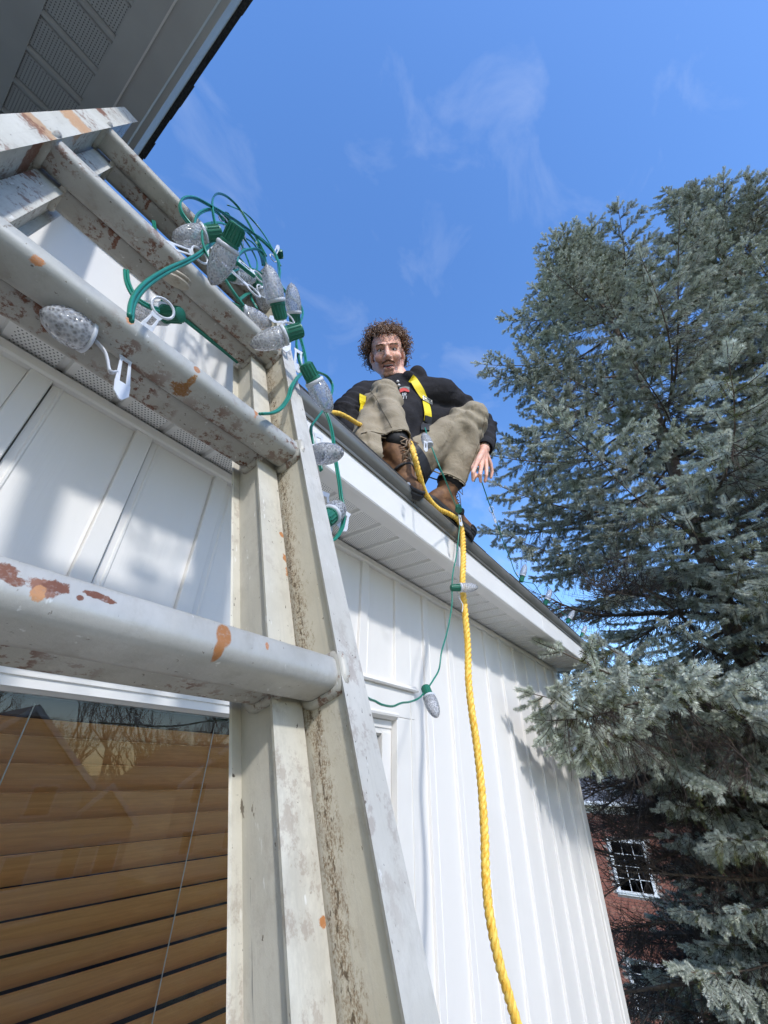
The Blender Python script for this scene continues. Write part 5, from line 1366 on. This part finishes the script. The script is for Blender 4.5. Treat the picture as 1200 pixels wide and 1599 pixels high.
# near boughs reaching towards the phone, lower right
for (u, v, d, dz, n_) in ((985, 1160, 3.0, .55, 0), (1010, 1190, 2.8, .50, 1), (1045, 1235, 2.9, .50, 2), (1062, 1320, 2.8, .45, 3), (1085, 1395, 2.9, .40, 4), (1100, 1480, 2.7, .40, 0), (1120, 1560, 2.6, .40, 1), (1150, 1610, 2.5, .45, 2),
        (1070, 1075, 3.1, .45, 3), (1105, 1130, 2.7, .50, 4), (1130, 1210, 2.6, .45, 0), (1150, 1330, 2.5, .45, 1), (1165, 1440, 2.4, .45, 2), (1005, 1050, 3.4, .40, 3), (1060, 980, 3.0, .4, 4), (1130, 900, 2.9, .4, 0), (1000, 860, 3.2, .4, 1), (1150, 800, 2.9, .4, 2),
        (1180, 1120, 2.3, .45, 3), (1040, 1420, 3.3, .5, 4), (1075, 1530, 3.2, .5, 1)):
    tip = atD(u, v, d); aim(treeA, BIG[n_], trA(tip.z + dz), tip, 2.1, rr.uniform(-.4, .4))

# ------------------------------------------------------------------ brick house beyond the spruces
BX = 18.0
def brick_col(): 
    m = mat('red_brick', (.33, .12, .08), rough=.85, bump=.5, bump_scale=60, bdist=.004); nt, p = nodes_of(m)
    g = nnew(nt, 'ShaderNodeNewGeometry'); c = ramp_n(nt, g.outputs['Random Per Island'], 0, 1, (.28, .095, .065), (.42, .18, .12))
    c = mixrgb(nt, ramp_n(nt, noise_n(nt, obj_vec(nt), 1.5, 5), .4, .8), c, (.26, .11, .08)); nt.links.new(c, p.inputs['Base Color']); return m
M['brick'] = brick_col()
M['mortar'] = mat('mortar', (.42, .36, .31), rough=.95)
M['roofgrey'] = mat('grey_shingle', (.17, .17, .18), rough=.95, col2=(.27, .27, .28), noise_scale=9, bump=.6, bump_scale=60, bdist=.01)
M['darkglass'] = mat('dark_window', (.02, .035, .05), rough=.08, spec=.6)
M['white'] = mat('white_paint', (.80, .80, .78), rough=.5)
bh = empty('brick_house', (BX, 2.5, 0), 'red brick house with grey shingle roof and white window, seen beyond the dead spruce limbs', 'house')
EZ = -.83 + H
MB().box(BX+.02, BX+8, -3, 7, 0, EZ+.05).build('wall', M['mortar'], bh)
wins = [(3.10, 4.02, -2.93+H, -1.75+H), (2.86, 4.24, -6.0+H+.6, -4.5+H), (-1.5, -.3, -2.93+H, -1.75+H)]
def inwin(y0, y1, z0, z1): return any(y1 > a-.09 and y0 < b+.09 and z1 > c-.10 and z0 < d+(.22 if d < 2 else .09) for a, b, c, d in wins)
bl, bhh = .203, .0665; P1, P2 = .215, .0775
cand = []
for r_ in range(int(EZ/P2)):
    z = r_*P2
    for q in range(-3, 40):
        y = -.9 + q*P1 + (P1/2 if r_ % 2 else 0)
        if y > 6.0 or inwin(y, y+bl, z, z+bhh): continue
        cand.append((y, z))
cy, cz_ = 2.75, -2.6 + H
cand.sort(key=lambda c: abs(c[0]-cy)*1.4 + abs(c[1]-cz_))
rb = random.Random(4)
brick_me = MB().box(0, .03, 0, bl, 0, bhh).mesh('brick', ())
bm_list = []
for i in range(4):
    c0_, c1_ = [((.28, .095, .065)), (.36, .14, .09), (.31, .11, .075), (.42, .18, .12)][i], (.28, .12, .08)
    me = MB().box(0, .03, 0, bl, 0, bhh).mesh('brick', (mat('brick_tone', c0_, rough=.85, col2=c1_, noise_scale=14, bump=.5, bump_scale=60, bdist=.004),)); bm_list.append(me)
for y, z in cand[:290]:
    o = bpy.data.objects.new('brick', rb.choice(bm_list)); col.objects.link(o); o.parent = bh
    o.location = (rb.uniform(-.002, .003), y-2.5, z)
mb = MB()
for y, z in cand[290:]: dx = rb.uniform(-.002, .003); mb.box(BX+dx, BX+.03, y, y+bl, z, z+bhh)
tag(mb.build('brick_courses', M['brick'], bh), kind='stuff')
for (a, b, c, d) in wins:
    w_ = empty('window', (0, (a+b)/2-2.5, c)); w_.parent = bh
    MB().box(BX-.02, BX+.06, a-.08, a, c, d).box(BX-.02, BX+.06, b, b+.08, c, d).box(BX-.021, BX+.06, a-.08, b+.08, d, d+.08).build('window_frame', M['white'], w_)
    MB().box(BX-.05, BX+.06, a-.12, b+.12, c-.05, c).box(BX-.03, BX+.06, a-.09, b+.09, c-.10, c-.052).build('sill', M['white'], w_)
    MB().box(BX+.02, BX+.03, a, b, c, d).build('pane', M['darkglass'], w_)
    mg = MB()
    for q in range(1, 3): yy = a + (b-a)*q/3; mg.box(BX+.012, BX+.019, yy-.008, yy+.008, c, d)
    for q in range(1, 4): zz = c + (d-c)*q/4; mg.box(BX+.0115, BX+.0185, a, b, zz-.008, zz+.008)
    mg.build('glazing_bar', M['white'], w_)
    if d < 2:                               # soldier course
        y = a-.1
        for q in range(int((b-a+.2)/.0775)): MB().box(BX-.004, BX+.03, y+q*.0775, y+q*.0775+.0665, d+.085, d+.285).build('soldier_brick', M['brick'], bh)
MB().box(BX-.42, BX+.0, -3.2, 7.2, EZ+.055, EZ+.075).build('soffit', M['trim'], bh)
MB().box(BX-.45, BX-.42, -3.2, 7.2, EZ+.04, EZ+.16).build('fascia_board', M['white'], bh)
MB().box(BX-.004, BX+.03, -2.9, 6.9, EZ-.2, EZ+.05).build('frieze_board', M['white'], bh)
MB().extrude([(BX-.55, EZ+.16), (BX-.58, EZ+.13), (BX-.57, EZ+.05), (BX-.46, EZ+.04), (BX-.46, EZ+.16)], -3.2, 7.2, 'y').build('gutter', M['white'], bh)
sl = .55
for i in range(30):
    x0 = BX - .5 + .145*i; z0 = EZ + .17 + .145*i*sl; y = -3.2
    mbs = MB(); 
    while y < 7.2:
        w_ = rb.uniform(.15, .34); mbs.add([(x0-rb.uniform(0, .012), y, z0), (x0+.16, y, z0+.16*sl-.008), (x0+.16, y+w_-.006, z0+.16*sl-.008), (x0-rb.uniform(0, .012), y+w_-.006, z0), (x0, y, z0-.014), (x0, y+w_-.006, z0-.014)], [(0,3,2,1), (0,4,5,3)]); y += w_
    tag(mbs.build('shingle_course', M['roofgrey'], bh), kind='stuff')
MB().add([(BX-.5, -3.2, EZ+.14), (BX+3.9, -3.2, EZ+.14+4.4*sl), (BX+3.9, 7.2, EZ+.14+4.4*sl), (BX-.5, 7.2, EZ+.14)], [(0,1,2,3)]).build('roof_deck', M['roofgrey'], bh)
MB().box(BX+3.7, BX+3.95, -3.2, 7.2, EZ+.16+4.2*sl, EZ+.21+4.3*sl).build('ridge_cap', M['brick'], bh)

# ------------------------------------------------------------------ across the street (seen in the window's reflection)
M['beige'] = mat('beige_siding', (.55, .50, .44), rough=.7, col2=(.48, .44, .39), noise_scale=3)
M['greyroof'] = mat('dark_roof', (.09, .085, .085), rough=.9, col2=(.13, .12, .12), noise_scale=6)
def far_house(x0, x1, y, depth, ez, rz, label, wall_m):
    o = empty('street_house', ((x0+x1)/2, y, 0), label, 'house', 'houses across the street')
    xm = (x0+x1)/2
    MB().extrude([(x0, 0), (x1, 0), (x1, ez), (xm, rz), (x0, ez)], y-depth, y, 'y').build('wall', wall_m, o)
    for s, xe in ((-1, x0), (1, x1)):
        dx = (xm-xe)*1.08; a = Vector((xm, 0, rz+.12)); b = Vector((xm-dx, 0, rz+.12-(rz-ez)*1.08))
        MB().extrude([(a.x, a.z), (b.x, b.z), (b.x, b.z+.14), (a.x, a.z+.14)], y-depth-.3, y+.35, 'y').build('roof', M['greyroof'], o)
        MB().extrude([(a.x, a.z-.16), (b.x, b.z-.16), (b.x, b.z+.16), (a.x, a.z+.16)], y+.352, y+.42, 'y').build('rake_board', M['white'], o)
    for zz in (1.2, 3.9):
        for t in (.25, .75):
            xc = x0+(x1-x0)*t
            if zz+1.3 > ez+.4: continue
            w_ = MB().box(xc-.6, xc+.6, y, y+.06, zz, zz+1.35).build('window', M['white'], o); MB().box(xc-.5, xc+.5, y+.061, y+.07, zz+.1, zz+1.25).build('pane', M['darkglass'], w_)
    return o
far_house(4.2, 11.5, -26, 9, 5.2, 8.3, 'grey gabled house across the street at the left of the reflection', M['beige'])
far_house(11.2, 15.0, -27, 7, 3.2, 5.0, 'low house with small white gable between two larger houses across the street', mat('taupe_siding', (.40, .36, .32), rough=.8))
far_house(18.5, 25, -29, 9, 5.0, 7.4, 'cream gabled house with white trim across the street at the right', mat('cream_siding', (.62, .58, .48), rough=.8))
def bare_tree_mesh(seed, h=11, depth=5):
    r_ = random.Random(seed); mb = MB()
    def grow(p, d, l, r, lev):
        n = 3; pts = [p]; q = p
        for i in range(n):
            d = (d + Vector((r_.uniform(-.16, .16), r_.uniform(-.16, .16), .07))).normalized(); q = q + d*l/n; pts.append(q)
        mb.tube(pts, [r*(1-.4*i/n) for i in range(n+1)], 5 if lev < 2 else 3, cap=False)
        if lev >= depth: return
        for i in range(r_.choice((2, 3, 3)) if lev else 4):
            ax = Vector((r_.uniform(-1, 1), r_.uniform(-1, 1), r_.uniform(-.1, .6))).normalized()
            at = pts[-1] if i < 2 else pts[r_.choice((1, 2, 3))]
            grow(at, (d*.9 + ax*.75).normalized(), l*r_.uniform(.58, .80), r*.56, lev+1)
    grow(Vector((0, 0, 0)), Vector((0, 0, 1)), h*.30, h*.018, 0)
    me = mb.mesh('bare_tree', (M['greytwig'],)); return me
M['greytwig'] = mat('grey_bark', (.11, .09, .075), rough=.95, col2=(.17, .145, .125), noise_scale=8)
BT = [bare_tree_mesh(300+i) for i in range(5)]
rt = random.Random(8)
for i in range(40):
    x = -6 + i*1.35 + rt.uniform(-1, 1); y = -38 - rt.uniform(0, 12); s_ = rt.uniform(1.0, 1.5)
    o = bpy.data.objects.new('bare_tree', BT[i % 5]); col.objects.link(o); o.location = (x, y, 0); o.scale = (s_,)*3; o.rotation_euler = (0, 0, rt.uniform(0, 6))
    tag(o, 'leafless tree in the row behind the houses across the street', 'tree', 'leafless trees across the street')
# a leafless tree in the front yard dapples the siding
YT = bare_tree_mesh(411, 15.5, 7)
for (x, y, r_, s_, lb) in ((-5.0, -7.9, 1, 1.0, 'tall leafless tree in the front yard behind the camera'), (-4.3, -9.9, 5, .97, 'slighter leafless tree at the right of the leafless yard trees')):
    o = bpy.data.objects.new('yard_tree', YT); col.objects.link(o); o.location = (x, y, 0); o.rotation_euler = (0, 0, r_); o.scale = (s_,)*3
    tag(o, lb, 'tree', 'leafless trees in the front yard')
